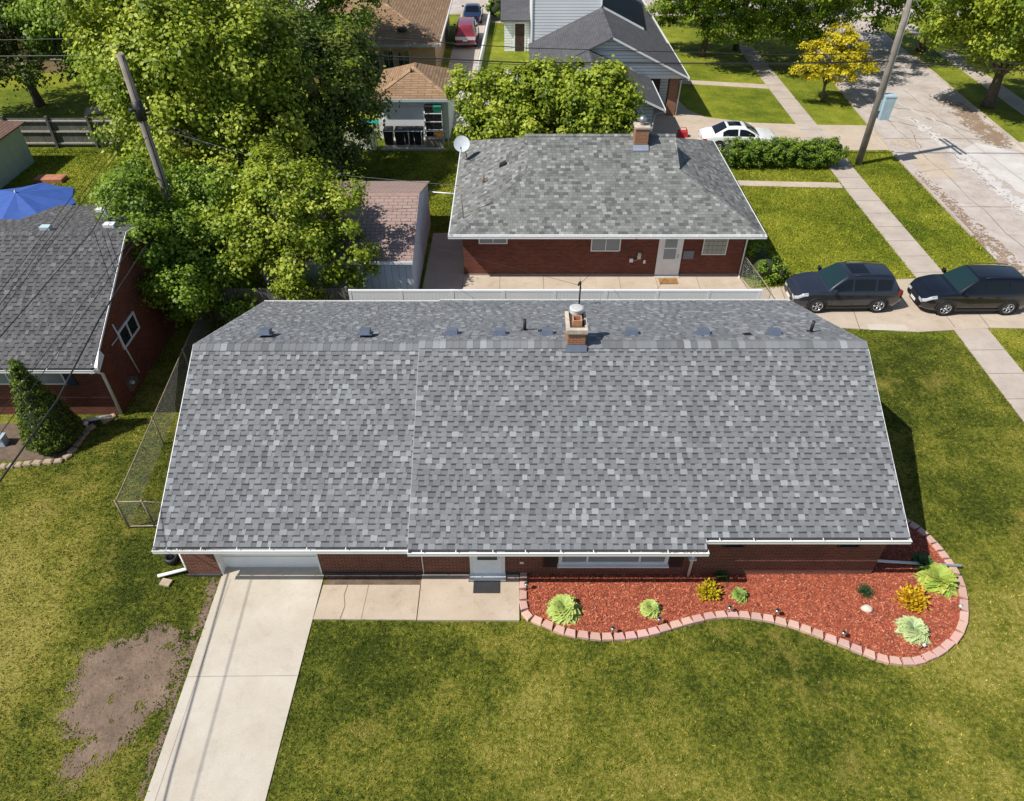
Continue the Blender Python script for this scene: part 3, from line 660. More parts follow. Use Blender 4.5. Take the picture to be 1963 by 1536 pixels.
# picture window and shutters
wf = MB()
X0, X1, Z0, Z1 = 1.32, 4.42, 0.60, 2.0
for a in ((X0, X1, Z0, Z0 + .10), (X0, X1, Z1 - .1, Z1), (X0, X0 + .1, Z0 + .1, Z1 - .1), (X1 - .1, X1, Z0 + .1, Z1 - .1), (X0 + .78, X0 + .84, Z0 + .1, Z1 - .1), (X1 - .84, X1 - .78, Z0 + .1, Z1 - .1)):
    wf.box(a[0], 12.50, a[2], a[1], 12.57, a[3])
win = wf.build('picture_window', WHITE, house)
p = MB(); p.box(X0 + .1, 12.545, Z0 + .1, X1 - .1, 12.568, Z1 - .1); p.build('pane', GLASSB, win)
p = MB(); p.box(X0 - .03, 12.42, Z0 - .06, X1 + .03, 12.567, Z0 - .003); p.build('sill', WHITE, win)
for xa in (0.88, 4.44):
    p = MB(); p.box(xa, 12.53, 0.42, xa + .42, 12.568, 2.0, BLACK)
    for k in range(26): p.box(xa + .05, 12.522, 0.50 + k * .056, xa + .37, 12.53, 0.53 + k * .056, BLACK)
    p.build('shutter', None, house)
def window(x0, x1, z0, z1, y, parent, frame=WHITE, pane=GLASS, mull=1, t=.05):
    f = MB()
    for a in ((x0, x1, z0, z0 + t), (x0, x1, z1 - t, z1), (x0, x0 + t, z0 + t, z1 - t), (x1 - t, x1, z0 + t, z1 - t)): f.box(a[0], y - .05, a[2], a[1], y - .003, a[3])
    for k in range(mull):
        xm = x0 + (x1 - x0) * (k + 1) / (mull + 1); f.box(xm - t * .35, y - .045, z0 + t, xm + t * .35, y - .003, z1 - t)
    fo = f.build('window', frame, parent)
    p = MB(); p.box(x0 + t, y - .02, z0 + t, x1 - t, y - .003, z1 - t); p.build('pane', pane, fo)
    return fo
window(5.85, 6.45, 1.33, 2.0, 12.57, house, frame=BLACK, mull=0); window(9.05, 9.65, 1.33, 2.0, 12.57, house, frame=BLACK, mull=0)
p = MB(); p.box(0.22, 12.53, 0.58, 0.34, 12.568, 0.68); p.build('outlet_box', GALV, house)
p = MB(); p.tube([(-2.55, 12.55, 0.1), (-2.55, 12.55, 2.0)], .018, 6); p.build('conduit', WHITE, house)
# downspouts
def spout(path, parent, w_=.035, name='downspout'):
    b = MB(); b.tube(path, w_, 4); return b.build(name, WHITE, parent)
spout([(5.05, 11.77, 2.0), (5.05, 11.85, 1.9), (5.08, 12.42, 1.55), (5.09, 12.5, 1.4), (5.09, 12.5, 0.06)], house, .05)
p = MB(); p.box(4.99, 12.44, .84, 5.2, 12.56, .88); p.build('spout_strap', WHITE, house)
spout([(10.47, 13.3, 2.0), (10.47, 12.98, 0.3), (10.55, 12.95, 0.18), (13.1, 12.80, 0.13)], house, .055)
spout([(-9.4, 12.7, 2.0), (-9.4, 12.66, 0.22), (-9.45, 12.66, 0.16), (-10.2, 12.45, 0.12)], house, .06)
# chimney
cy0, cy1, cx0, cx1 = 17.12, 18.08, 1.60, 2.18
ch = MB(); ch.box(cx0 + .03, cy0 + .03, 4.5, cx1 - .03, cy1 - .03, 5.320); chim = ch.build('chimney', BRICKO, house)
ch = MB(); ch.box(cx0 - .02, cy0 - .02, 5.320, cx1 + .02, cy1 + .02, 5.400)
ch.box(cx0 - .02, cy0 - .02, 5.400, cx0 + .09, cy1 + .02, 5.460); ch.box(cx0 + .09, cy0 - .02, 5.400, cx1 + .02, cy0 + .12, 5.460); ch.box(cx1 - .05, cy0 + .12, 5.400, cx1 + .02, cy1 + .02, 5.440)
ch.build('crown', CROWN, chim)
ch = MB(); ch.box(cx0 + .09, cy0 + .12, 5.401, cx1 - .05, cy1, 5.412); ch.build('tar_joint', mat('roof_tar', (0.05, 0.04, 0.035), .8), chim)
fl = MB(); a0, a1, b0, b1 = cx0 + .17, cx0 + .44, cy0 + .24, cy0 + .52
for q in ((a0, b0, a1, b0 + .03), (a0, b1 - .03, a1, b1), (a0, b0 + .03, a0 + .03, b1 - .03), (a1 - .03, b0 + .03, a1, b1 - .03)): fl.box(q[0], q[1], 5.410, q[2], q[3], 5.620)
fl.build('clay_flue', CLAY, chim)
fl = MB(); fl.box(a0 + .03, b0 + .03, 5.410, a1 - .03, b1 - .03, 5.420); fl.build('flue_hole', BLACK, chim)
mc = MB(); mc.lathe([(.11, 5.41), (.11, 5.58)], (cx0 + .3, cy0 + .76, 0), 18); mc.lathe([(.0, 5.58), (.19, 5.581), (.19, 5.70), (.205, 5.705), (.205, 5.73), (.17, 5.745), (0, 5.76)], (cx0 + .3, cy0 + .76, 0), 22, smooth=False)
mc.build('steel_cap', mat('dull_zinc', (.62, .62, .60), .6, .15, 6, 40, metal=.2), chim)
ch = MB(); ch.slab([(cx0 - .02, cy0 - .10, zf(cy0 - .10) + .05), (cx1 + .02, cy0 - .10, zf(cy0 - .10) + .05), (cx1 + .02, cy0 + .02, zf(cy0) + .16), (cx0 - .02, cy0 + .02, zf(cy0) + .16)], .03); ch.build('flashing', DARKM, chim)
# roof vents, pipes
def rvent(x, y, s_=1.0, m=DARKM):
    z = zr(y); b = MB(); w2 = .17 * s_; l2 = .17 * s_; h = .155 * s_; tl = SR
    b.slab([(x - w2 - .07, y - l2 - .06, z + .06 * tl + l2 * tl + .022), (x + w2 + .07, y - l2 - .06, z + .06 * tl + l2 * tl + .022), (x + w2 + .07, y + l2 + .06, z - (l2 + .06) * tl + .022), (x - w2 - .07, y + l2 + .06, z - (l2 + .06) * tl + .022)], .006)
    b.hexa([(x - w2, y - l2, z + l2 * tl), (x + w2, y - l2, z + l2 * tl), (x + w2, y + l2, z - l2 * tl), (x - w2, y + l2, z - l2 * tl),
            (x - w2 * .92, y - l2 * .5, z + h + .04), (x + w2 * .92, y - l2 * .5, z + h + .04), (x + w2 * .95, y + l2 * 1.05, z + h - .03), (x - w2 * .95, y + l2 * 1.05, z + h - .03)])
    return b.build('roof_vent', m, roof)
for x in (-7.64, -4.55, -1.85, -0.37, 1.09, 3.71, 5.93, 8.13): rvent(x, 18.30)
for x, y in ((0.96, 18.62), (7.27, 18.2)):
    rvent(x, y, .42, BLACK)
for x, y, dx in ((0.40, 18.70, 0), (9.34, 18.50, 0.0)):
    b = MB(); z = zr(y); b.tube([(x, y, z - .05), (x + dx, y, z + .42)], .052, 12); b.lathe([(.14, 0), (.08, .05), (.06, .06)], (x, y, z + .0), 12); b.build('vent_pipe', BLACK, roof)
b = MB(); b.tube([(2.48, 22.5, 2.6), (2.48, 22.5, 3.72), (2.47, 22.48, 3.80), (2.42, 22.42, 3.80), (2.39, 22.38, 3.70)], [.028, .028, .035, .04, .035], 8); b.build('service_mast', BLACK, house)

# =====================================================================  EDGING BLOCKS
cum = [0]
for i in range(1, len(BP)): cum.append(cum[-1] + math.dist(BP[i - 1], BP[i]))
for i in range(len(BP)):
    a = BP[max(i - 1, 0)]; c = BP[min(i + 1, len(BP) - 1)]; ang = math.atan2(c[1] - a[1], c[0] - a[0])
    L = (math.dist(BP[i], a) + math.dist(BP[i], c)) / 2 if 0 < i < len(BP) - 1 else .3
    L = max(.2, L - .02) / 2; D = .105; hh = .12
    b = MB(); cl = rnd.uniform(.86, 1.1); col = (cl, cl * rnd.uniform(.95, 1.05), cl * rnd.uniform(.93, 1.05))
    tn = .78  # tapered towards the bed (bed lies on the left of the path direction)
    bev = .014
    def ring(k, z, e): return [(-L + e, -D + e, z), (L - e, -D + e, z), (L * tn - e, D - e, z), (-L * tn + e, D - e, z)]
    r0_, r1_, r2_ = ring(0, -.02, 0), ring(0, hh - bev, 0), ring(0, hh, bev)
    for A_, B_ in ((r0_, r1_), (r1_, r2_)):
        for k in range(4): b.face([A_[k], A_[(k + 1) % 4], B_[(k + 1) % 4], B_[k]], None, col)
    b.face(r2_, None, col); b.face(r0_[::-1], None, col)
    o = b.build('edging_block', BLOCK); o.location = (BP[i][0], BP[i][1], 0); o.rotation_euler = (rnd.uniform(-.02, .02), rnd.uniform(-.02, .02), ang + rnd.uniform(-.03, .03))
    if i < 4: lb = 'pink concrete edging block in the straight run beside the front landing'
    elif i < 24: lb = 'pink concrete edging block along the front curve of the mulch bed nearest the picture window'
    elif i < 44: lb = 'pink concrete edging block round the broad right-hand bulge of the mulch bed'
    else: lb = 'pink concrete edging block at the right end of the mulch bed beside the house corner'
    tag(o, lb, 'edging block', 'pink edging blocks round the red mulch bed' + (' beside landing' if i < 4 else ' front curve' if i < 24 else ' right bulge' if i < 44 else ' right end'))
# mulch chips
rs = np.random.RandomState(3); n = 26000
X = rs.uniform(0.1, 14.4, n * 2); Y = rs.uniform(8.3, 14.2, n * 2); k = inpoly(X, Y, BED); X = X[k]; Y = Y[k]; n = len(X)
a = rs.uniform(0, np.pi, n); L = rs.uniform(.018, .05, n); W = rs.uniform(.006, .014, n); zz = rs.uniform(.036, .062, n); tl = rs.uniform(-.02, .02, n)
ca, sa = np.cos(a), np.sin(a); V = np.empty((n, 4, 3))
for q, (su, sv) in enumerate(((-1, -1), (1, -1), (1, 1), (-1, 1))):
    V[:, q, 0] = X + su * L * ca - sv * W * sa; V[:, q, 1] = Y + su * L * sa + sv * W * ca; V[:, q, 2] = zz + su * tl + rs.uniform(-.004, .004, n)
base = np.array([(0.42, .095, .045), (0.60, .18, .09), (0.70, .30, .19), (0.24, .05, .03)])[rs.choice(4, n, p=[.45, .3, .08, .17])] * rs.uniform(.8, 1.2, (n, 1))
o = npmesh('mulch_chips', V.reshape(-1, 3), np.arange(n * 4).reshape(n, 4), MULCHC, np.repeat(base, 4, 0)); tag(o, 'loose red wood chips covering the curved front bed', 'mulch', kind='stuff')

# =====================================================================  BED PLANTS
def hosta(name, label, x, y, r, hgt, cols, nl, edge, seed, cat='plant', group=None, pointed=1.0, wid=.34):
    rs = random.Random(seed); b = MB()
    for i in range(nl):
        t = i / nl; a = i * 2.39996 + rs.uniform(-.25, .25); el = R(78) * (1 - t) ** 1.1 + R(10); L = r * (0.55 + .5 * t) * rs.uniform(.85, 1.12) ; W = L * wid * rs.uniform(.85, 1.15)
        zb = hgt * (1 - t) * .45 + .02; c0 = rs.choice(cols); j = rs.uniform(.85, 1.15); c0 = tuple(q * j for q in c0); rows = []; cc = []
        for s_ in range(5):
            u = s_ / 4; rad = L * (.1 + .95 * u); z = zb + math.sin(el) * L * u * .75 - .55 * L * u * u * (0.35 + t * .5)
            wd = W * math.sin(math.pi * min(1, (u * .93 + .07)) ** (.8 * pointed)) * .95 + .003
            for s2 in (-1, 0, 1): pass
            rows.append([(rad * math.cos(a) * math.cos(el * .35) - s2 * wd * math.sin(a), rad * math.sin(a) * math.cos(el * .35) + s2 * wd * math.cos(a), max(.01, z + abs(s2) * wd * .25)) for s2 in (-1, -.45, 0, .45, 1)])
        for q in range(4):
            for k in range(4):
                col = edge if (edge and k in (0, 3)) or (edge and q == 3) else tuple(c * (.85 if k in (1,) else 1) for c in c0)
                b.face([rows[q][k], rows[q][k + 1], rows[q + 1][k + 1], rows[q + 1][k]], None, col, True)
    t = thing(name, label, cat, (0, 0, 0), group)
    b.build('foliage', HLEAF, t)
    s = MB(); s.lathe([(r * .14, 0), (r * .1, hgt * .3), (0, hgt * .35)], (0, 0, 0), 8); s.build('crown_base', mat('stem_green', (0.08, 0.12, 0.03)), t)
    t.location = (x, y, .03); return t
YG = [(0.30, 0.42, 0.09), (0.40, 0.52, 0.13), (0.2, 0.32, 0.07)]; PGN = [(0.34, 0.45, 0.20), (0.42, 0.52, 0.27), (0.26, 0.38, 0.15)]; BRY = [(0.42, 0.52, 0.08), (0.34, 0.47, 0.08), (0.5, 0.56, 0.12)]
g1 = G(1081, 1172); hosta('hosta_plant', 'large round variegated hosta left in the mulch bed near the front landing', g1[0], g1[1], .50, .40, YG, 150, (0.50, 0.60, 0.17), 1)
g1 = G(1247, 1170); hosta('hosta_plant', 'medium variegated hosta in the mulch bed below the picture window shutter', g1[0], g1[1], .32, .30, YG, 100, (0.50, 0.60, 0.17), 2)
g1 = G(1417, 1144); hosta('hosta_plant', 'smallest light green hosta, right of the yellow shrub by the bed edging', g1[0], g1[1], .27, .26, YG, 60, None, 3)
g1 = G(1795, 1116); hosta('hosta_plant', 'largest bright lime hosta at the house corner beside the white drain spout', g1[0], g1[1], .60, .46, BRY, 105, None, 4, wid=.42, pointed=.8)
g1 = G(1747, 1212); hosta('hosta_plant', 'pale whitish green hosta in the right bulge of the mulch bed', g1[0], g1[1], .46, .36, PGN, 150, (0.56, 0.65, 0.32), 5)
g1 = G(1766, 1082); hosta('hosta_plant', 'dark green leafy plant behind the largest lime hosta', g1[0], g1[1], .36, .3, [(0.05, .12, .03), (.07, .15, .035)], 34, None, 6, wid=.4)
g1 = G(1383, 1108); hosta('leafy_plant', 'small dark leafy plant against the front brick wall in the bed', g1[0], g1[1], .26, .3, [(0.06, .10, .02), (.09, .13, .03)], 26, None, 7, wid=.3)
def spiky(name, label, x, y, r, h, cols, n, seed, wd=.03, cat='shrub', sph=True):
    rs = random.Random(seed); b = MB(); t = thing(name, label, cat, (0, 0, 0)); s = MB()
    for i in range(n):
        a = rs.uniform(0, 6.283); e = math.acos(rs.uniform(.05, 1)); L = r * rs.uniform(.6, 1.15); d = Vector((math.sin(e) * math.cos(a), math.sin(e) * math.sin(a), math.cos(e) * h / r))
        tip = d * L
        if i % 5 == 0: s.tube([(0, 0, 0), tuple(tip * .5 + Vector((0, 0, .03))), tuple(tip)], [.008, .006, .003], 4)
        for k in range(5):
            u = .35 + .16 * k; p = tip * u + Vector((rs.uniform(-.02, .02), rs.uniform(-.02, .02), rs.uniform(0, .03)))
            dd = (d + Vector((rs.uniform(-.9, .9), rs.uniform(-.9, .9), rs.uniform(-.2, .8)))).normalized(); sd = dd.cross(Vector((rs.uniform(-1, 1), rs.uniform(-1, 1), 1))).normalized(); l2 = wd * rs.uniform(1.4, 2.6)
            j = rs.uniform(.8, 1.2); c = tuple(q * j for q in rs.choice(cols))
            b.face([p - sd * wd * .1, p + dd * l2 * .5 - sd * wd * .5, p + dd * l2, p + dd * l2 * .5 + sd * wd * .5], None, c)
    s.build('stems', BARK, t); b.build('foliage', HLEAF, t); t.location = (x, y, .03); return t
GOLD = [(0.62, 0.50, 0.03), (0.72, 0.56, 0.02), (0.5, .44, .03)]
g1 = G(1356, 1140); spiky('golden_shrub', 'small yellow shrub next to the smallest hosta in the bed', g1[0], g1[1], .30, .38, GOLD, 120, 1, .055)
g1 = G(1746, 1155); spiky('golden_shrub', 'larger golden orange shrub between the lime hosta and the pale hosta', g1[0], g1[1], .38, .40, [(0.68, 0.42, 0.02), (0.78, 0.5, 0.02), (.6, .42, .02)], 170, 2, .06)
g1 = G(1656, 1138); spiky('grass_tuft', 'dark green fine needled tuft above the white stone', g1[0], g1[1], .24, .2, [(0.03, .09, .03), (.05, .13, .04)], 240, 3, .018)
g1 = G(1660, 1170); b = MB(); rs2 = random.Random(8)
b.lathe([(0.13, 0), (.155, .04), (.14, .09), (.09, .125), (0, .135)], (0, 0, 0), 11)
b.v = [(x * (1 + .12 * math.sin(3 * y * 20 + x * 9)), y * .82 * (1 + .1 * math.sin(x * 25)), z) for x, y, z in b.v]
o = b.build('white_stone', mat('white_stone', (0.72, 0.62, 0.50), .85, .15, 6)); o.location = (g1[0], g1[1], .03); tag(o, 'rounded pale cream stone lying on the red mulch', 'stone')
# path lights
def plight(px, py, label, tilt=0.0, az=0.0):
    g1 = G(px, py); t = thing('path_light', label, 'garden light', (0, 0, 0), 'small solar path lights along the bed edging')
    s = MB(); s.tube([(0, 0, 0), (0, 0, .20)], .008, 6); s.build('stake', BLACK, t)
    s = MB(); s.lathe([(.0, .20), (.028, .205), (.036, .255)], (0, 0, 0), 12); s.build('lens', mat('frosted_lens', (.6, .62, .62), .3), t)
    s = MB(); s.lathe([(.036, .255), (.05, .25), (.052, .262), (.03, .278)], (0, 0, 0), 14); s.build('cap', GALV, t)
    s = MB(); s.lathe([(.03, .278), (.0, .281)], (0, 0, 0), 10); s.build('solar_cell', BLACK, t)
    t.location = (g1[0], g1[1], .03); t.rotation_euler = (0, tilt, az); t.scale = (1.35, 1.35, 1.2)
plight(1009, 1133, 'path light beside the straight edging run near the landing')
plight(1173, 1218, 'path light between the two left variegated hostas', )
plight(1261, 1200, 'path light touching the medium hosta')
plight(1395, 1178, 'path light below the smallest hosta')
plight(1485, 1184, 'path light on the edging between the hosta and the white stone')
plight(1611, 1226, 'path light at the edging below the white stone')
plight(1757, 1252, 'tipped over path light below the pale hosta', 1.2, .6)
plight(1840, 1182, 'tipped over path light on the right edging of the bed', 1.3, 1.2)
# door mat, hose pot
b = MB(); m0 = G(903, 1137); b.box(-1.10, 11.90, .075, -.34, 12.46, .09)
for i in range(9):
    for j in range(7): b.box(-1.08 + i * .082, 11.92 + j * .076, .09, -1.02 + i * .082, 11.975 + j * .076, .096)
tag(b.build('door_mat', mat('black_rubber', (.035, .035, .037), .8)), 'black textured rubber mat in front of the white front door', 'door mat')
b = MB(); b.lathe([(0, 0), (.16, 0), (.2, .1), (.2, .22), (.17, .26), (.12, .24), (.12, .05), (0, .05)], (0, 0, 0), 16); o = b.build('hose_pot', BLACK, loc=(0, 0, 0)); g1 = G(330, 1082); o.location = (g1[0], g1[1] + .1, 0); tag(o, 'black round hose pot beside the left corner of the garage', 'pot')
b = MB(); b.box(0, 0, 0, .3, .22, .08); o = b.build('splash_stone', STONE); o.location = (-10.1, 12.2, 0); o.rotation_euler = (0, 0, -.2); tag(o, 'tan splash stone under the garage drain spout', 'stone')

# =====================================================================  CHAIN-LINK FENCES
def chainlink(name, label, pts, h, mesh=True, m=RUSTG, cell=.12, gate=None):
    t = thing(name, label, 'fence', (pts[0][0], pts[0][1], 0))
    for i, (x, y, big) in enumerate(pts):
        if big is None: continue
        b = MB(); b.tube([(x, y, -.05), (x, y, h + .04)], .032 if big else .024, 8, m)
        b.lathe([(.04, h + .03), (.035, h + .06), (0, h + .08)], (x, y, 0), 8, m=m); b.build('post', None, t)
    for z, nm in ((h, 'top_rail'),):
        b = MB(); b.tube([(x, y, z) for x, y, _ in pts], .021, 8); b.build(nm, m, t)
    if mesh:
        b = MB(); wr = .0035
        for i in range(len(pts) - 1):
            a = Vector((pts[i][0], pts[i][1], 0)); c = Vector((pts[i + 1][0], pts[i + 1][1], 0)); L = (c - a).length; d = (c - a) / L
            for sgn in (1, -1):
                k = -h
                while k < L + h:
                    s0, z0 = k, 0.03; s1, z1 = k + sgn * h, h
                    if sgn < 0: s0, s1 = k + h * 0, k - h
                    ta, tb = 0.0, 1.0
                    ds = s1 - s0
                    lo_, hi_ = sorted(((0 - s0) / ds, (L - s0) / ds)); ta = max(ta, lo_); tb = min(tb, hi_)
                    if tb - ta > .02:
                        A_ = a + d * (s0 + ds * ta) + Vector((0, 0, z0 + (z1 - z0) * ta)); B_ = a + d * (s0 + ds * tb) + Vector((0, 0, z0 + (z1 - z0) * tb))
                        b.tube([A_, B_], wr, 3, cap=False)
                    k += cell
        b.build('wire_mesh', GALV, t)
    return t
ck = chainlink('chain_link_fence', 'rusty chain-link fence and gate run between the left lawn and the garage wall', [(-10.2, 14.25, True), (-11.02, 14.32, False), (-11.80, 14.30, True), (-12.10, 18.01, False), (-12.42, 21.84, False), (-12.7, 25.4, True)], 1.22)
b = MB(); b.tube([(-11.8, 14.3, .1), (-11.02, 14.32, .1), (-10.2, 14.25, .1)], .02, 8); b.build('bottom_rail', RUSTG, ck)
b = MB(); b.tube([(-11.0, 14.34, .1), (-11.0, 14.34, 1.2)], .02, 8); b.tube([(-10.98, 14.36, .5), (-10.9, 14.36, .5)], .03, 6); b.build('gate_latch', GALV, ck)
def ZY(px, py, Y):               # where the pixel's ray meets a wall standing at depth Y
    u = (px - CX) / F; v = (py - CY) / F; t = Y / (_c - v * _s)
    return (u * t, H + (-_s - v * _c) * t)
# =====================================================================  NEIGHBOUR'S BRICK HOUSE (Dutch hip roof)
nb = thing('brick_house', 'small brick house with weathered grey hip roof behind the white vinyl fence', 'house', (4.2, 29.3, 0))
NX0, NX1, NY0, NY1, NZ, NS = -2.74, 11.07, 28.62, 39.4, 2.45, 0.44
ry_, rz_ = 34.0, 2.45 + .44 * (34.0 - 28.62); D = 3.4
w_ = MB(); w_.box(-2.22, 29.27, 0, 10.5, 38.9, 2.5); w_.build('wall', BRICKN, nb)
w_ = MB(); w_.box(-2.24, 29.25, -.05, 10.52, 29.27, .10); w_.build('foundation', mat('grey_foundation', (.3, .27, .24), .9), nb)
r_ = MB(); gx0, gx1, gy = NX0 + D, NX1 - D, NY0 + D; gz = NZ + NS * D; gyb = NY1 - D
r_.slab([(NX0, NY0, NZ), (NX1, NY0, NZ), (gx1, gy, gz), (gx0, gy, gz)], .08); r_.slab([(gx0 + .0, gy, gz), (gx1, gy, gz), (gx1, ry_, rz_), (gx0, ry_, rz_)], .08)
r_.slab([(NX0, NY1, NZ), (NX0, NY0, NZ), (gx0, gy, gz), (gx0, gyb, gz)], .08); r_.slab([(NX1, NY0, NZ), (NX1, NY1, NZ), (gx1, gyb, gz), (gx1, gy, gz)], .08)
r_.slab([(NX1, NY1, NZ), (NX0, NY1, NZ), (gx0, gyb, gz), (gx1, gyb, gz)], .08); r_.slab([(gx1, gyb, gz), (gx0, gyb, gz), (gx0, ry_, rz_), (gx1, ry_, rz_)], .08)
for x in (gx0 + .06, gx1 - .06): r_.prism([(0, 0)], 0, 0) if False else r_.face([(x, gy + .05, gz - .1), (x, gyb - .05, gz - .1), (x, ry_, rz_ - .06)])
nroof = r_.build('roof', mat('roof_deck_grey', (0.15, 0.15, 0.15), .95), nb)
s_ = MB(); k_ = math.hypot(1, NS); yl = NY0
def nrange(v):
    y = v / k_; return (NX0 + y, NX1 - y) if y < D else (gx0 - .05, gx1 + .05)
shingles(s_, (0, NY0, NZ), (1, 0, 0), (0, 1, NS), (ry_ - NY0) * k_, nrange, pal=PAL_NBR, style='tab')
shingles(s_, (0, NY1, NZ), (1, 0, 0), (0, -1, NS), (NY1 - ry_) * k_, nrange, pal=PAL_NBR, style='tab')
shingles(s_, (NX0, 0, NZ), (0, 1, 0), (1, 0, NS), D * k_, lambda v: (NY0 + v / k_, NY1 - v / k_), pal=PAL_NBR, style='tab')
shingles(s_, (NX1, 0, NZ), (0, 1, 0), (-1, 0, NS), D * k_, lambda v: (NY0 + v / k_, NY1 - v / k_), pal=PAL_NBR, style='tab')
s_.build('shingles', SHING, nroof)
s_ = MB()
ridgecaps(s_, (NX0, NY0, NZ), (gx0, gy, gz), .012, PAL_NBR, .13, .16, .3); ridgecaps(s_, (NX1, NY0, NZ), (gx1, gy, gz), .012, PAL_NBR, .13, .16, .3); ridgecaps(s_, (gx1 + .05, ry_, rz_), (gx0 - .05, ry_, rz_), .03, PAL_NBR, .15, .16, .42)
s_.build('ridge_cap', SHING, nroof)
fa = MB(); t_ = .05
fa.box(NX0 - t_, NY0 - t_, NZ - .16, NX1 + t_, NY0, NZ + .01); fa.box(NX0 - t_, NY0, NZ - .16, NX0, NY1, NZ + .01); fa.box(NX1, NY0, NZ - .16, NX1 + t_, NY1, NZ + .01); fa.box(NX0 - t_, NY1, NZ - .16, NX1 + t_, NY1 + t_, NZ + .01)
fa.box(NX0 + .01, NY0 + .01, NZ - .155, NX1 - .01, NY1 - .01, NZ - .14); fa.build('fascia', WHITE, nb)
gutter(NX0 - .05, NX1 + .05, NY0 - t_ - .003, NZ, nb)
c0 = NY0
window(-1.50, -0.20, 1.68, 2.28, 29.25, nb, pane=GLASSB); window(3.56, 4.90, 1.30, 2.28, 29.25, nb, pane=GLASSB)
gb = window(8.62, 9.72, 1.12, 2.28, 29.25, nb, pane=GLASSB, mull=0, t=.04)
b = MB()
for i in range(5):
    for j in range(5): 
        if not (j == 4 and 0 < i < 4): b.box(8.67 + i * .205, 29.205, 1.17 + j * .215, 8.86 + i * .205, 29.228, 1.37 + j * .215)
b.build('glass_block', glassmat('block_glass', (.30, .31, .28), .2), gb)
b = MB(); b.box(8.9, 29.2, 2.02, 9.42, 29.228, 2.24, WHITE); b.build('vent_hatch', None, gb)
b = MB(); b.box(6.62, 29.20, .06, 7.72, 29.25, 2.22); nd = b.build('door', WHITE, nb)
b = MB(); b.box(6.90, 29.185, .92, 7.44, 29.198, 2.0); b.build('pane', GLASSB, nd)
b = MB(); b.box(6.86, 29.18, 1.44, 7.48, 29.198, 1.50); b.build('mullion', WHITE, nd)
b = MB(); b.tube([(7.55, 29.19, 1.0), (7.55, 29.14, 1.02), (7.55, 29.14, 1.14), (7.55, 29.19, 1.16)], .012, 6); b.build('handle', BLACK, nd)
b = MB(); b.box(6.6, 29.0, .03, 7.75, 29.25, .06); b.build('sill', CON, nd)
b = MB(); b.lathe([(0, -.12), (.09, -.11), (.1, -.03), (.1, 0)], (5.80, 29.24, 1.18), 14, 'Y'); b.box(5.72, 29.2, .9, 5.88, 29.25, 1.08); b.tube([(5.8, 29.22, .9), (5.6, 29.22, .82), (5.5, 29.22, .82)], .018, 6); b.build('electric_meter', GALV, nb)
for a in ((5.38, .74, .54 - .38, .18), (6.02, .68, .10, .16)):
    b = MB(); b.box(a[0], 29.2, a[1], a[0] + a[2], 29.25, a[1] + a[3]); b.build('utility_box', WHITE, nb)
b = MB(); b.box(7.80, 29.22, .90, 8.28, 29.25, 1.32); b.build('wall_panel', mat('grey_blue_panel', (.16, .17, .21), .6), nb)
b = MB(); b.lathe([(0, -.1), (.07, -.08), (.08, 0)], (6.50, 29.24, 2.12), 12, 'Y'); b.build('wall_lamp', WHITE, nb)
spout([(10.7, 28.55, 2.3), (10.6, 28.9, 2.1), (10.55, 29.2, 1.95), (10.55, 29.2, .1), (10.5, 28.95, .06)], nb, .045)
b = MB(); b.box(5.70, 33.25, 4.3, 6.32, 33.85, 5.35); nc = b.build('chimney', BRICKO, nb)
b = MB(); b.box(5.66, 33.21, 5.35, 6.36, 33.89, 5.43); b.build('crown', CROWN, nc)
b = MB(); b.tube([(6.03, 33.6, 5.4), (6.03, 33.6, 5.62)], .10, 12); b.lathe([(.18, 5.62), (.19, 5.68), (.17, 5.76), (.05, 5.84), (0, 5.85)], (6.03, 33.6, 0), 14); b.lathe([(.18, 5.62), (0, 5.621)], (6.03, 33.6, 0), 14); b.build('steel_cap', GALV, nc)
b = MB(); b.slab([(5.64, 33.0, 4.45), (6.36, 33.0, 4.45), (6.36, 33.26, 4.62), (5.64, 33.26, 4.62)], .05); b.build('flashing', mat('blue_grey_flashing', (.25, .29, .36), .5), nc)
def hipz(x): return NZ + NS * (x - NX0)
b = MB(); b.tube([(-1.35, 32.6, hipz(-1.35) - .1), (-1.35, 32.6, hipz(-1.35) + .35)], .055, 10); b.build('vent_pipe', mat('reddish_pipe', (.3, .16, .12), .7), nroof)
b = MB(); zz = hipz(-.45); b.hexa([(-.62, 33.5, zz - .1), (-.28, 33.5, zz), (-.28, 33.85, zz), (-.62, 33.85, zz - .1), (-.6, 33.5, zz + .08), (-.3, 33.5, zz + .2), (-.3, 33.8, zz + .2), (-.6, 33.8, zz + .08)]); b.build('roof_vent', BLACK, nroof)
# old antenna bracket on the hip
ax, az_ = ZY(893, 432, 29.6); ax2, az2 = ZY(888, 372, 30.4)
b = MB(); b.tube([(-2.15, 29.6, hipz(-2.15) - .05), (-2.25, 29.7, 4.25)], .02, 6); b.tube([(-2.15, 29.6, 2.75), (-0.9, 30.2, 3.25)], .018, 6); b.tube([(-2.25, 29.7, 4.2), (-2.6, 29.9, 4.0), (-2.7, 29.9, 3.6)], .012, 5); b.build('antenna_bracket', RUSTG, nb)
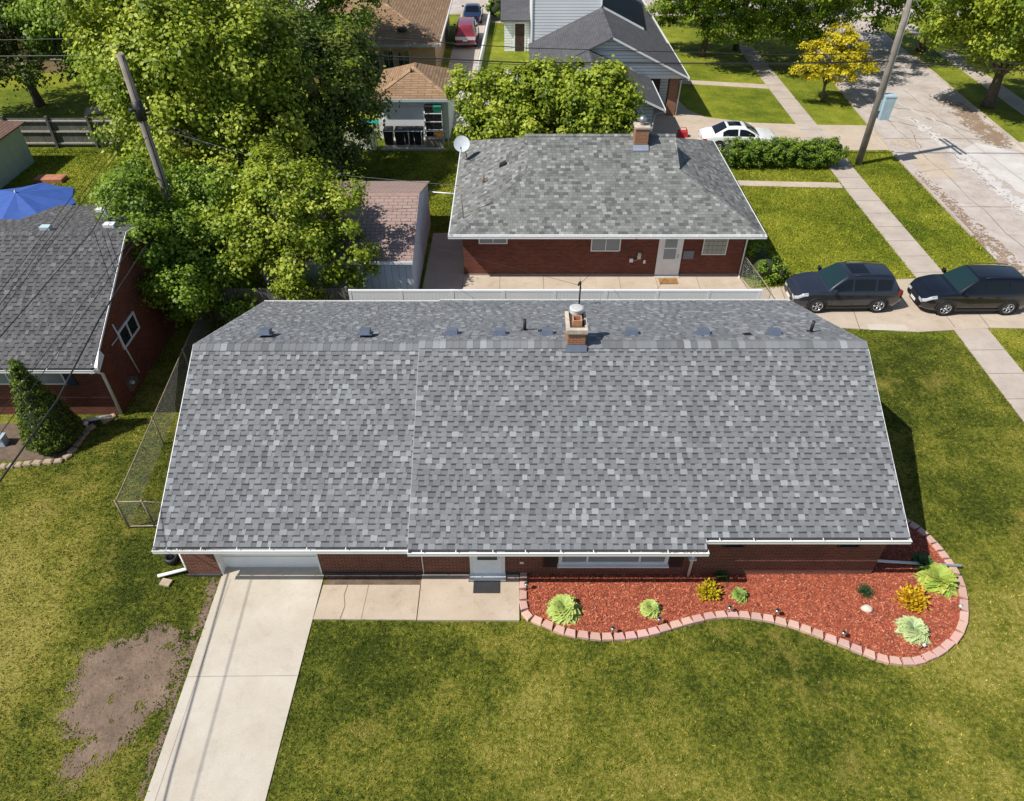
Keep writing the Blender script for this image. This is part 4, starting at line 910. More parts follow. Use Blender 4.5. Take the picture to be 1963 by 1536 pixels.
# satellite dish
ds = thing('satellite_dish', 'round pale satellite dish on the left rear edge of the weathered grey roof', 'satellite dish', (-2.35, 36.2, 2.55))
dd = Vector((-.05, -.80, .62)).normalized(); cc = Vector((-2.55, 36.35, 3.45)); e1 = Vector((1, 0, 0)); e1 = (e1 - dd * e1.dot(dd)).normalized(); e2 = dd.cross(e1); rows = []
for q in range(7):
    r = .41 * q / 6 + .001; rows.append([cc + e1 * r * math.cos(2 * math.pi * k / 24) + e2 * r * math.sin(2 * math.pi * k / 24) + dd * (r * r * .5) for k in range(24)])
b = MB(); b.grid(rows, None, None, True, True); rows2 = [[p_ - dd * .012 for p_ in r__] for r__ in rows][::-1]; b.grid(rows2, None, None, True, True); b.build('reflector', mat('dish_grey', (.50, .55, .58), .6), ds)
b = MB(); b.tube([cc - dd * .02, cc - dd * .25, Vector((-2.35, 36.3, 3.0)), Vector((-2.3, 36.25, 2.62))], .03, 8); b.tube([cc - e2 * .44, cc - e2 * .35 + dd * .45], .015, 6); b.tube([cc - e2 * .35 + dd * .43, cc - e2 * .3 + dd * .52], .04, 8); b.build('arm', GALV, ds)
tag(marks('door_mat', [(6.75, 28.7, 7.6, 28.7, .24)], .06, mat('brown_coir', (.33, .17, .06), .95, .3)), 'brown coir mat before the white door of the house behind the fence', 'door mat')
bpy.data.objects['door_mat.001']['kind'] = ''
del bpy.data.objects['door_mat.001']['kind']
# white vinyl fence
vf = thing('vinyl_fence', 'long white vinyl privacy fence between the two brick houses', 'fence', (-6.6, 25.15, 0))
xs = [-6.6 + i * 2.09 for i in range(9)]
for x in xs:
    b = MB(); b.box(x - .06, 25.105, 0, x + .06, 25.195, 1.803); b.build('post', WHITEV, vf)
for i in range(8):
    a, c = xs[i] + .06, xs[i + 1] - .06; b = MB()
    x = a
    while x < c - .01:
        e = min(x + .15, c); b.box(x + .002, 25.115, .12, e - .002, 25.185, 1.70); x += .15
    b.build('panel', WHITEV, vf)
    b = MB(); b.box(a, 25.11, 1.70, c, 25.19, 1.80); b.build('top_rail', WHITEV, vf)
    b = MB(); b.box(a, 25.11, .05, c, 25.19, .12); b.build('bottom_rail', WHITEV, vf)
bf = thing('board_fence', 'shaded grey board fence under the maples left of the white fence', 'fence', (-12.6, 25.6, 0))
b = MB(); b.box(-12.6, 25.58, .05, -6.8, 25.61, 1.6); b.build('boards', BOARD, bf)
for x in (-12.6, -9.7, -6.85):
    b = MB(); b.box(x - .05, 25.50, 0, x + .05, 25.58, 1.7); b.build('post', BOARD, bf)
# open chain-link gate leaning at the right end
gt = thing('chain_link_gate', 'open rusty chain-link gate beside the right end of the white fence', 'gate', (10.6, 28.6, 0))
A_, B_ = Vector((10.55, 28.9, 0)), Vector((10.9, 26.0, 0))
b = MB(); Z = Vector((0, 0, 1))
b.tube([A_ + Z * .08, A_ + Z * 1.2, B_ + Z * 1.2, B_ + Z * .08, A_ + Z * .08], .02, 6); b.build('frame', RUSTG, gt)
b = MB(); n = 20
for i in range(n):
    for s1, s2 in ((i / n, min(1, i / n + .4)), (i / n, max(0, i / n - .4))):
        L = abs(s2 - s1) / .4; b.tube([A_.lerp(B_, s1) + Z * .1, A_.lerp(B_, s2) + Z * (.1 + 1.08 * L)], .0035, 3, cap=False)
b.build('wire_mesh', GALV, gt)
b = MB(); b.lathe([(0, 0), (.26, 0), (.3, .6), (.32, .62), (.32, .7), (.2, .76), (0, .78)], (0, 0, 0), 14); o = b.build('garbage_bin', BLACK); o.location = (-2.6, 26.3, .03); tag(o, 'black rubbish bin in the shaded alley behind the white fence', 'bin')

# =====================================================================  SHED
sd = thing('shed', 'white boarded shed with pinkish brown shingle roof beside the maples', 'shed', (-7.2, 30.4, 0))
b = MB(); sx0, sx1 = -10.6, -4.22
b.box(sx0, 26.75, 0, sx1, 34.4, 2.15)
for xa, xb in ((sx0, sx0 + .1), (sx1 - .1, sx1)):
    p5 = [(26.75, 2.15), (34.4, 2.15), (34.4, 2.2), (30.45, 3.42), (26.75, 2.28)]; a = [(xa, y, z) for y, z in p5]; c = [(xb, y, z) for y, z in p5]; b.face(a[::-1]); b.face(c)
b.build('wall', VBOARD, sd)
b = MB(); b.slab([(sx0 - .1, 26.55, 2.3), (sx1 + .08, 26.55, 2.3), (sx1 + .08, 30.45, 3.5), (sx0 - .1, 30.45, 3.5)], .06); b.slab([(sx0 - .1, 30.45, 3.5), (sx1 + .08, 30.45, 3.5), (sx1 + .08, 34.7, 2.22), (sx0 - .1, 34.7, 2.22)], .06); rr_ = b.build('roof', PINKROOF, sd)
b = MB(); b.box(sx0 - .1, 30.3, 3.52, sx1 + .09, 30.33, 3.535); 
b = MB(); b.slab([(sx0 - .1, 30.28, 3.47), (sx1 + .09, 30.28, 3.47), (sx1 + .09, 30.45, 3.53), (sx0 - .1, 30.45, 3.53)], .02); b.build('ridge_cap', mat('pink_cap', (.33, .22, .19), .9), rr_)
b = MB(); b.box(sx0 - .1, 26.5, 2.18, sx1 + .08, 26.55, 2.30); b.build('fascia', WHITE, sd)
gg = G(823, 368, 2.3); g3 = G(876, 372, 2.4); b = MB(); b.tube([(gg[0], gg[1], 2.3), (g3[0], g3[1], 2.4)], .035, 8); tag(b.build('white_pipe', WHITE), 'thin white pole spanning from the shed to the weathered roof edge', 'pipe')

# =====================================================================  LEFT HOUSE
lh = thing('brick_house', 'brick house with dark grey gable roof at the left edge, partly under the maple', 'house', (-22, 19.56, 0))
lx, ly, lz, lsy, lrz, lry = -14.05, 19.08, 2.53, .53, 5.06, 23.85
b = MB(); b.box(-34, 19.56, 0, -14.17, 25.4, 2.6); b.box(-18.6, 25.4, 0, -14.17, 28.1, 2.6)
for xa, xb in ((-14.3, -14.17),):
    p5 = [(19.56, 2.6), (28.1, 2.6), (28.1, 3.9), (23.85, 4.93), (19.56, 2.68)]; a = [(xa, y, z) for y, z in p5]; c = [(xb, y, z) for y, z in p5]; b.face(a[::-1]); b.face(c)
b.box(-34, 25.35, 2.6, -18.6, 25.4, 4.5); b.box(-18.6, 28.05, 2.6, -14.3, 28.1, 3.9)
b.build('wall', BRICKN, lh)
b = MB(); b.slab([(-34.5, ly, lz), (lx, ly, lz), (lx, lry, lrz), (-34.5, lry, lrz)], .1)
rz2 = lambda y: lrz - .25 * (y - lry)
b.slab([(-34.5, lry, lrz), (lx, lry, lrz), (lx, 28.4, rz2(28.4)), (-19.1, 28.4, rz2(28.4)), (-19.1, 25.8, rz2(25.8)), (-34.5, 25.8, rz2(25.8))], .1)
lroof = b.build('roof', mat('dark_roof_felt', (.105, .10, .105), .95, .2, .8, 30), lh)
b = MB(); shingles(b, (0, ly - .02, lz), (1, 0, 0), (0, 1, lsy), (lry - ly + .02) * math.hypot(1, lsy), lambda v: (-27, lx), pal=PAL_LEFT)
shingles(b, (0, 28.4, rz2(28.4)), (1, 0, 0), (0, -1, .25), (28.4 - lry) * math.hypot(1, .25), lambda v: (-19.1 if v < 2.6 * 1.03 else -27, lx), pal=PAL_LEFT)
b.build('shingles', SHING, lroof)
b = MB(); ridgecaps(b, (lx, lry, lrz), (-27, lry, lrz), .012, PAL_LEFT, .15, .145, .4); b.build('ridge_cap', SHING, lroof)
b = MB(); b.hexa([(lx, ly, lz - .08), (lx + .03, ly, lz - .08), (lx + .03, lry, lrz - .08), (lx, lry, lrz - .08), (lx, ly, lz + .01), (lx + .03, ly, lz + .01), (lx + .03, lry, lrz + .01), (lx, lry, lrz + .01)])
b.hexa([(lx, lry, lrz - .08), (lx + .03, lry, lrz - .08), (lx + .03, 28.4, rz2(28.4) - .08), (lx, 28.4, rz2(28.4) - .08), (lx, lry, lrz + .01), (lx + .03, lry, lrz + .01), (lx + .03, 28.4, rz2(28.4) + .01), (lx, 28.4, rz2(28.4) + .01)])
b.hexa([(lx - .12, ly, lz - .2), (lx + .12, ly, lz - .2), (lx + .12, ly + .6, lz + .08), (lx - .12, ly + .6, lz + .08), (lx - .12, ly, lz + .02), (lx + .12, ly, lz + .02), (lx + .03, ly + .6, lz + .33), (lx - .12, ly + .6, lz + .33)])
b.build('rake_board', WHITE, lh)
gutter(-34, lx + .04, ly, lz - .01, lh); b = MB(); b.box(-34, ly + .02, lz - .14, lx - .02, 19.55, lz - .12); b.build('soffit', WHITE, lh)
spout([(-14.2, ly - .05, 2.35), (-14.2, ly + .2, 2.2), (-14.16, 19.5, 1.95), (-14.16, 19.5, .1)], lh, .055)
wx, wz = ZY(130, 736, 19.56)
window(-19.5, wx, wz, 2.25, 19.56, lh, pane=GLASSB, mull=3); b = MB(); b.box(wx + .01, 19.52, wz - .05, wx + .34, 19.557, 2.3); b.build('shutter', mat('navy_shutter', (.02, .035, .07), .6), lh)
# side window, conduit, meter on the gable wall facing +x
fx = -14.17
def sidebox(mb, y0, y1, z0, z1, t0, t1, m=None): mb.box(fx + t0, y0, z0, fx + t1, y1, z1, m)
b = MB(); y0, y1, z0, z1 = 21.15, 22.55, 1.75, 2.5; t = .07
for a in ((y0, y1, z0, z0 + t), (y0, y1, z1 - t, z1), (y0, y0 + t, z0 + t, z1 - t), (y1 - t, y1, z0 + t, z1 - t), (21.82, 21.88, z0 + t, z1 - t)): sidebox(b, a[0], a[1], a[2], a[3], .003, .06)
sw = b.build('window', WHITE, lh); b = MB(); sidebox(b, y0 + t, y1 - t, z0 + t, z1 - t, .003, .03); b.build('pane', GLASS, sw)
b = MB(); b.tube([(fx + .04, 21.07, 2.92), (fx + .05, 21.4, .5)], .03, 8); b.tube([(fx + .02, 20.6, 2.35), (fx + .03, 21.1, 2.35)], .02, 6); b.build('conduit', WHITE, lh)
b = MB(); sidebox(b, 20.45, 20.8, .35, .8, .003, .14); b.lathe([(0, .2), (.1, .18), (.11, .1), (.11, 0)], (fx + .05, 20.65, .62), 12, 'X'); sidebox(b, 20.9, 21.1, .3, .6, .003, .1); b.build('electric_meter', GALV, lh)
for (px_, py_, s_, m_) in ((195, 407, .34, WHITE), (90, 441, .36, BLUEW), (212, 436, .4, WHITE)):
    v_ = (py_ - CY) / F; dy_, dz_ = _c - v_ * _s, -_s - v_ * _c; tt = (lrz + .25 * lry - H) / (dz_ + .25 * dy_); X_, Y_, Z_ = (px_ - CX) / F * tt, dy_ * tt, H + dz_ * tt
    b = MB(); b.box(X_ - s_ / 2, Y_ - s_ * .35, Z_ - .05, X_ + s_ / 2, Y_ + s_ * .35, Z_ + .16); b.build('roof_vent', m_, lroof)
    if s_ == .4: b = MB(); b.tube([(X_ - .25, Y_ + .5, Z_ - .2), (X_ - .25, Y_ + .5, Z_ + .5)], .07, 10); b.build('vent_pipe', GALV, lroof)
b = MB(); b.tube([(-15.6, 18.95, .15), (-14.5, 19.35, .13)], .07, 4); tag(b.build('drain_spout', WHITE), 'short white drain spout lying on the stones by the left brick house', 'drain spout')
b = MB(); b.lathe([(.0, 0), (.05, .02), (.05, .22), (.1, .24), (.1, .3), (0, .34)], (0, 0, 0), 10); o = b.build('garden_lamp', WHITE); g1 = G(169, 822); o.location = (g1[0], g1[1], 0); tag(o, 'small white garden lamp beside the cone-shaped evergreen', 'garden light')
b = MB(); b.box(-.2, -.15, 0, .2, .15, .35); b.box(-.22, -.17, .35, .22, .17, .4); b.box(-.05, -.2, .4, .05, .1, .46); o = b.build('utility_box', mat('pale_blue_plastic', (.4, .5, .58), .5)); g1 = G(4, 852); o.location = (g1[0], g1[1], 0); tag(o, 'pale blue plastic box in the dark bed at the left picture edge', 'box')
SP = [(-8, 897), (8, 896), (23, 895), (38, 893), (54, 891), (73, 889), (94, 887), (113, 886), (130, 877), (139, 866), (148, 853), (155, 843), (163, 833), (172, 823), (206, 806), (217, 800)]
for i, (x, y) in enumerate(SP):
    g1 = G(x, y); g2 = G(*SP[min(i + 1, len(SP) - 1)]); g0 = G(*SP[max(i - 1, 0)]); a = math.atan2(g2[1] - g0[1], g2[0] - g0[0]); L = .5 * math.dist(g0, g2) / (2 if 0 < i < len(SP) - 1 else 1) * .94; L = min(L, .3)
    b = MB(); e = .03; b.prism([(-L, -.1), (L - e, -.12), (L, .08), (-L + e, .11)], -.02, .09); b.prism([(-L + e, -.08), (L - 2 * e, -.09), (L - e, .06), (-L + 2 * e, .08)], .09, .11)
    o = b.build('edging_stone', STONE); o.location = (g1[0], g1[1], 0); o.rotation_euler = (rnd.uniform(-.05, .05), rnd.uniform(-.05, .05), a + rnd.uniform(-.1, .1)); tag(o, 'rough tan edging stone round the flower bed of the left brick house', 'edging stone', 'tan edging stones by the left brick house')

# =====================================================================  BACK-LEFT YARD
bf = thing('board_fence', 'weathered wooden fence with three pale rails behind the left back yard', 'fence', (-27.5, 44.74, 0))
b = MB(); b.box(-31.6, 44.78, .05, -17.0, 44.81, 1.80); b.build('boards', BOARD, bf)
for x in (-31.2, -28.5, -26.0, -23.4, -20.8, -18.2):
    b = MB(); b.box(x - .07, 44.62, 0, x + .07, 44.78, 1.95); b.build('post', BOARD, bf)
for z in (.22, .95, 1.6):
    b = MB(); b.box(-31.6, 44.70, z, -17.0, 44.78, z + .09); b.build('rail', mat('pale_fence_rail', (.45, .43, .38), .9, .2), bf)
gr = thing('garage', 'pale blue garage with brown roof cut by the left picture edge', 'garage', (-32, 39, 0))
b = MB(); b.box(-36.2, 35.0, 0, -28.85, 42.45, 2.3); b.build('wall', mat('pale_blue_block', (.50, .60, .64), .8, .1, 2, 30), gr)
b = MB(); b.box(-31.2, 34.96, 0, -30.2, 35.0, 2.0); b.build('door', WHITE, gr); b = MB(); b.box(-28.85, 36.0, 1.2, -28.82, 36.9, 1.9); b.build('window', GLASS, gr)
b = MB(); x0, x1, y0, y1 = -36.5, -28.55, 34.7, 42.75; ap = (-32.5, 38.7, 3.9)
for A_, B_ in (((x0, y0), (x1, y0)), ((x1, y0), (x1, y1)), ((x1, y1), (x0, y1)), ((x0, y1), (x0, y0))): b.slab([(A_[0], A_[1], 2.35), (B_[0], B_[1], 2.35), ap], .08)
b.build('roof', BROWNROOF, gr)
um = thing('patio_umbrella', 'blue patio umbrella behind the dark grey roof at the left edge', 'umbrella', (-23.4, 32.2, 0))
uc = Vector((-23.5, 32.3, 2.72)); nsd = 8; R_ = 2.5; b = MB(); UM = mat('blue_canvas', (.035, .10, .38), .75, .1, 3, 40)
rim = [uc + Vector((R_ * math.cos(2 * math.pi * (k + .1) / nsd), R_ * math.sin(2 * math.pi * (k + .1) / nsd), -.62)) for k in range(nsd)]
for k in range(nsd):
    A_, B_ = rim[k], rim[(k + 1) % nsd]; m1 = uc.lerp((A_ + B_) / 2, .5) - Vector((0, 0, .05)); ed = (A_ + B_) / 2 - Vector((0, 0, .02)) - (((A_ + B_) / 2 - uc) * Vector((1, 1, 0))) * .04
    b.face([uc, A_, m1], None); b.face([A_, ed, m1]); b.face([ed, B_, m1]); b.face([B_, uc, m1])
    b.face([A_, A_ - Vector((0, 0, .12)), ed - Vector((0, 0, .12)), ed]); b.face([ed, ed - Vector((0, 0, .12)), B_ - Vector((0, 0, .12)), B_])
cn = b.build('canopy', UM, um)
b = MB()
for k in range(nsd): b.tube([uc - Vector((0, 0, .03)), rim[k] - Vector((0, 0, .03))], .012, 5)
b.build('rib', GALV, cn)
b = MB(); b.tube([(uc.x, uc.y, 0), (uc.x, uc.y, 2.75)], .03, 8); b.lathe([(.05, 2.7), (.06, 2.78), (0, 2.85)], (uc.x, uc.y, 0), 8); b.build('pole', WHITE, um); b = MB(); b.lathe([(.35, 0), (.35, .06), (.05, .12)], (uc.x, uc.y, 0), 14); b.build('base', BLACK, um)
b = MB(); g1 = G(66, 352); b.box(0, 0, 0, 1.6, .75, .22); b.box(.06, .06, .22, 1.54, .69, .23); o = b.build('sandbox', mat('orange_brown_wood', (.48, .20, .12), .8, .2)); o.location = (g1[0], g1[1], 0); tag(o, 'low orange brown wooden box on the lawn by the pale blue garage', 'sandbox')

# =====================================================================  BEHIND: TAN GARAGE, BROWN HOUSE
def hiproof(mb, x0, x1, y0, y1, z, sl, th=.1, along='Y'):
    hw = min(x1 - x0, y1 - y0) / 2; zr_ = z + sl * hw
    if (y1 - y0) >= (x1 - x0): r0, r1 = ((x0 + x1) / 2, y0 + hw, zr_), ((x0 + x1) / 2, y1 - hw, zr_); polys = [[(x0, y0, z), (x1, y0, z), r0], [(x1, y0, z), (x1, y1, z), r1, r0], [(x1, y1, z), (x0, y1, z), r1], [(x0, y1, z), (x0, y0, z), r0, r1]]
    else: r0, r1 = (x0 + hw, (y0 + y1) / 2, zr_), (x1 - hw, (y0 + y1) / 2, zr_); polys = [[(x0, y0, z), (x1, y0, z), r1, r0], [(x1, y0, z), (x1, y1, z), r1], [(x1, y1, z), (x0, y1, z), r0, r1], [(x0, y1, z), (x0, y0, z), r0]]
    for p_ in polys: mb.slab([q for i, q in enumerate(p_) if i == 0 or q != p_[i - 1]], th)
    return r0, r1
TGW = mat('bright_white_wall', (.88, .90, .92), .6, .04, 2, 20)
tg = thing('garage', 'white garage with tan pyramid hip roof behind the lattice fence', 'garage', (-6.2, 46.2, 0))
b = MB(); b.box(-8.45, 46.2, 0, -4.0, 51.4, 2.6); b.build('wall', TGW, tg)
b = MB(); r0, r1 = hiproof(b, -8.72, -3.72, 45.8, 51.8, 2.6, .46); tr = b.build('roof', TANROOF, tg)
b = MB(); CP = ((.42, .27, .16), (.5, .33, .2), (.36, .23, .14))
for a in ((-8.72, 45.8), (-3.72, 45.8)): ridgecaps(b, (a[0], a[1], 2.6), r0, .02, CP, .14, .3, .2)
ridgecaps(b, r0, r1, .02, CP, .14, .3, .4); b.build('ridge_cap', SHING, tr)
b = MB(); b.box(-8.74, 45.76, 2.44, -3.7, 45.80, 2.60); b.box(-3.72, 45.8, 2.44, -3.69, 51.8, 2.6); b.build('fascia', BLUEW, tg)
b = MB(); b.box(-8.1, 46.12, .35, -5.55, 46.2, 2.05); b.build('garage_door', GDOOR, tg)
b = MB(); b.lathe([(.06, 0), (.06, .3), (0, .31)], (-6.35, 47.9, 3.5), 8); b.build('vent_pipe', BLACK, tr)
# storage shelf with totes, bins
ss = thing('storage_shelf', 'white shelf rack of black plastic totes against the white garage', 'shelf', (-5.0, 45.7, 0))
b = MB()
for z in (.3, .8, 1.3, 1.8): b.box(-5.5, 45.5, z, -4.35, 46.1, z + .03)
for x in (-5.5, -4.38): b.box(x, 45.5, 0, x + .03, 45.53, 2.0); b.box(x, 46.07, 0, x + .03, 46.1, 2.0)
b.build('frame', WHITE, ss)
for z in (.33, .83, 1.33, 1.83):
    for k in range(2):
        x = -5.44 + k * .55; m_ = mat('orange_plastic', (.7, .28, .02), .5) if (z == .33 and k == 1) else mat('green_plastic', (.02, .22, .14), .5) if (z == 1.83 and k == 1) else BLACK
        b = MB(); b.hexa([(x + .03, 45.55, z), (x + .45, 45.55, z), (x + .45, 46.0, z), (x + .03, 46.0, z), (x, 45.52, z + .36), (x + .48, 45.52, z + .36), (x + .48, 46.03, z + .36), (x, 46.03, z + .36)]); b.box(x - .01, 45.51, z + .36, x + .49, 46.04, z + .40)
        o = b.build('storage_tote', m_); c_ = 'orange' if m_.name.startswith('orange') else 'green' if m_.name.startswith('green') else 'black'
        tag(o, {'orange': 'orange storage tote on the lowest shelf by the white garage', 'green': 'green storage tote on the top shelf by the white garage'}.get(c_, ('left' if k == 0 else 'right') + ' black storage tote on the ' + {.33: 'lowest', .83: 'second lowest', 1.33: 'second highest', 1.83: 'top'}[z] + ' shelf by the white garage'), 'storage box', None if c_ != 'black' else 'black totes on the shelf rack')
for i, x in enumerate((-7.75, -7.05, -6.45, -5.85)):
    b = MB(); b.hexa([(-.24, -.24, .05), (.24, -.24, .05), (.24, .24, .05), (-.24, .24, .05), (-.3, -.3, .9), (.3, -.3, .9), (.3, .3, .9), (-.3, .3, .9)]); b.tube([(-.22, .28, .1), (.22, .28, .1)], .1, 10)
    t = thing('wheelie_bin', ('leftmost', 'second from left', 'third from left', 'rightmost')[i] + ' of four black wheeled rubbish bins before the white garage', 'bin', (0, 0, 0), 'black bins before the white garage'); b.build('body', BLACK, t)
    b = MB(); b.hexa([(-.32, -.33, .9), (.32, -.33, .9), (.32, .32, .9), (-.32, .32, .9), (-.28, -.28, .98), (.28, -.28, .98), (.28, .3, 1.02), (-.28, .3, 1.02)]); b.build('lid', mat('dark_bin_lid', (.04, .04, .045), .4), t); t.location = (x, 45.25, .04)
for x in (-5.1, -4.55):
    b = MB(); b.box(-.25, -.2, 0, .25, .2, .5); b.box(-.27, -.22, .5, .27, .22, .54); o = b.build('planter_box', mat('grey_tan_box', (.34, .30, .25), .9, .2)); o.location = (x, 44.85, .04); tag(o, ('left' if x < -5 else 'right') + ' grey tan box with white lid in front of the garage shelf', 'box', 'grey tan boxes by the garage rail')
rl = thing('pipe_railing', 'white pipe railing in front of the wheeled bins', 'railing', (-6.2, 44.5, 0))
b = MB(); b.tube([(-8.45, 44.5, 1.1), (-3.9, 44.5, 1.1)], .03, 8); b.build('rail', WHITE, rl)
for x in (-8.4, -6.4, -5.6, -3.95):
    b = MB(); b.tube([(x, 44.5, 0), (x, 44.5, 1.12)], .03, 8); b.build('post', WHITE, rl)
b = MB(); b.box(-8.1, 44.2, 0, -4.2, 44.35, .14); tag(b.build('concrete_curb', CON), 'pale concrete curb at the edge of the bin area', 'curb')
lt = thing('lattice_fence', 'white lattice fence panel left of the wheeled bins', 'fence', (-9.6, 44.4, 0))
b = MB()
x = -11.4
def lat(x0, z0, x1, z1, y):
    L = math.hypot(x1 - x0, z1 - z0); nx, nz = -(z1 - z0) / L * .02, (x1 - x0) / L * .02
    b.hexa([(x0 - nx, y, z0 - nz), (x1 - nx, y, z1 - nz), (x1 - nx, y + .008, z1 - nz), (x0 - nx, y + .008, z0 - nz), (x0 + nx, y, z0 + nz), (x1 + nx, y, z1 + nz), (x1 + nx, y + .008, z1 + nz), (x0 + nx, y + .008, z0 + nz)])
X0_, X1_, hh_ = -11.2, -8.5, 1.3
k = X0_ - hh_
while k < X1_:
    a = max(k, X0_); c = min(k + hh_, X1_)
    if c > a + .02: lat(a, a - k + .05, c, c - k + .05, 44.40); lat(a, hh_ - (a - k) + .05, c, hh_ - (c - k) + .05, 44.41)
    k += .15
b.build('lattice', WHITE, lt)
b = MB(); b.box(X0_, 44.38, 1.35, X1_, 44.43, 1.42); b.box(X0_, 44.38, .0, X1_, 44.43, .05); b.build('rail', WHITE, lt)
for x in (X0_, X1_):
    b = MB(); b.box(x - .04, 44.36, 0, x + .04, 44.45, 1.5); b.build('post', WHITE, lt)
pt = thing('picnic_table', 'green topped picnic table left of the white garage', 'table', (-9.3, 47.2, 0)); GRN = mat('green_tabletop', (.02, .24, .20), .5, .1)
b = MB()
for k in range(5): b.box(-10.1, 46.75 + k * .155, .74, -8.55, 46.89 + k * .155, .78)
b.build('tabletop', GRN, pt)
for y in (46.25, 47.95):
    b = MB(); b.box(-10.1, y - .13, .43, -8.55, y + .13, .47); b.build('bench', mat('light_wood', (.5, .47, .36), .8, .2), pt)
for x in (-9.85, -8.8):
    b = MB(); b.tube([(x, 46.1, .02), (x, 46.95, .74)], .045, 4); b.tube([(x, 48.1, .02), (x, 47.3, .74)], .045, 4); b.tube([(x, 46.2, .41), (x, 48.0, .41)], .04, 4); b.build('leg', mat('light_wood', (.5, .47, .36)), pt)
bh = thing('brown_house', 'tan brick house with wide tan hip roof behind the big tree, upper centre left', 'house', (-10.8, 58, 0))
b = MB(); b.box(-16.2, 58.0, 0, -5.75, 73, 2.8); b.build('wall', BRICKT, bh)
b = MB(); r0, r1 = hiproof(b, -16.8, -5.35, 57.2, 73.6, 2.8, .40); br = b.build('roof', TANROOF, bh)
b = MB(); ridgecaps(b, (-5.35, 57.2, 2.8), r0, .03, CP, .14, .3, .2); b.build('ridge_cap', SHING, br)
b = MB(); b.box(-16.82, 57.15, 2.62, -5.33, 57.2, 2.8); b.build('gutter', mat('grey_gutter', (.25, .28, .31), .5), bh); b = MB(); b.box(-5.35, 57.2, 2.62, -5.28, 73.6, 2.82); b.build('fascia', WHITE, bh)
for x0, x1, z0, z1 in ((-12.6, -11.4, .9, 2.2), (-11.0, -10.0, .1, 2.2), (-9.7, -8.9, .9, 2.2), (-8.6, -7.7, .1, 2.2)): window(x0, x1, z0, z1, 58.0, bh, frame=mat('grey_frame', (.3, .3, .3), .6), mull=1)
b = MB(); b.lathe([(0, 0), (.36, .03), (.42, .12), (.36, .2), (.0, .24)], (-8.2, 58.6, 3.4), 16); b.build('roof_vent', BLACK, br)
pa = thing('patio_screen', 'shaded grey patio screen in front of the tan brick house', 'screen', (-12, 55, 0))
b = MB(); b.box(-12.6, 53.9, 0, -11.2, 53.95, 1.9); b.build('panel', mat('grey_screen', (.33, .34, .36), .8, .15), pa); b = MB(); b.box(-12.65, 53.88, 0, -12.58, 53.97, 2.0); b.box(-11.2, 53.88, 0, -11.13, 53.97, 2.0); b.build('post', BOARD, pa)
b = MB(); b.box(-.5, -.25, .3, .5, .25, .5); b.lathe([(0, .5), (.3, .5), (.28, .62), (.1, .68), (0, .69)], (0, 0, 0), 12); b.tube([(-.4, 0, 0), (-.4, 0, .3)], .03, 6); b.tube([(.4, 0, 0), (.4, 0, .3)], .03, 6); o = b.build('fire_pit', mat('dark_red_metal', (.25, .02, .03), .5)); o.location = (-9.7, 52.6, 0); tag(o, 'dark red covered cart in the shade left of the white garage', 'cart')
wlw = thing('white_wall', 'long low white wall along the driveway with the red van', 'wall', (-2.8, 50, 0))
b = MB(); b.hexa([(-3.0, 50.5, 0), (-2.82, 50.5, 0), (-1.78, 86, 0), (-1.95, 86, 0), (-3.0, 50.5, .7), (-2.82, 50.5, .7), (-1.78, 86, .7), (-1.95, 86, .7)]); b.build('wall', WHITE, wlw)
b = MB(); b.tube([(-2.93, 51, .7), (-1.88, 86, 1.15)], .02, 6); b.build('rail', GALV, wlw)

# =====================================================================  WHITE HOUSE
wh = thing('white_house', 'two-level white sided house with charcoal gables, behind the flowering trees', 'house', (5, 50, 0))
b = MB(); b.box(1.55, 50.0, 0, 8.9, 57.4, 2.8); b.box(8.9, 52.4, 0, 11.0, 75, 2.8); b.box(1.55, 57.4, 0, 8.9, 70, 2.8)
pz = lambda x: 5.2 - .47 * abs(x - 6.4) * (1 if x > 6.4 else 1.0)
gp = [(1.4, 2.8), (11.2, 2.8), (11.2, pz(11.2) - .1), (6.4, 5.08), (1.4, pz(1.4) - .1)]
for y in (50.0,): b.face([(x, y, z) for x, z in gp][::1])
b.box(1.5, 57.4, 2.8, 6.38, 68, 7.9)
b.box(.9, 44.5, 0, 8.55, 50.0, 2.5); b.face([(.7, 44.5, 2.5), (8.9, 44.5, 2.5), (4.9, 44.5, 4.3)])
b.build('siding', SIDING, wh)
b = MB()
def gable(x0, x1, xr, z0, zr_, y0, y1, th=.1):
    b.slab([(x0, y0, z0), (xr, y0, zr_), (xr, y1, zr_), (x0, y1, z0)][::1], th); b.slab([(xr, y0, zr_), (x1, y0, z0), (x1, y1, z0), (xr, y1, zr_)], th)
gable(1.2, 11.55, 6.4, 2.79, 5.2, 49.45, 57.4); 
b.slab([(6.4, 57.4, 5.08), (11.55, 57.4, 2.68), (11.55, 76, 2.68), (6.4, 76, 5.08)], .1)
gable(.6, 9.15, 4.88, 2.58, 4.42, 44.0, 49.9)
b.slab([(1.3, 57.2, 7.9), (6.6, 57.2, 7.9), (6.6, 68.2, 9.0), (1.3, 68.2, 9.0)], .12)
wr = b.build('roof', GREYROOF, wh)
CG = ((.12, .12, .13), (.14, .14, .15), (.1, .1, .11)); b = MB(); ridgecaps(b, (6.4, 49.45, 5.2), (6.4, 57.3, 5.2), .02, CG, .2, .3, .47); ridgecaps(b, (4.88, 44.0, 4.42), (4.88, 49.9, 4.42), .02, CG, .2, .3, .43); b.build('ridge_cap', SHING, wr)
b = MB()
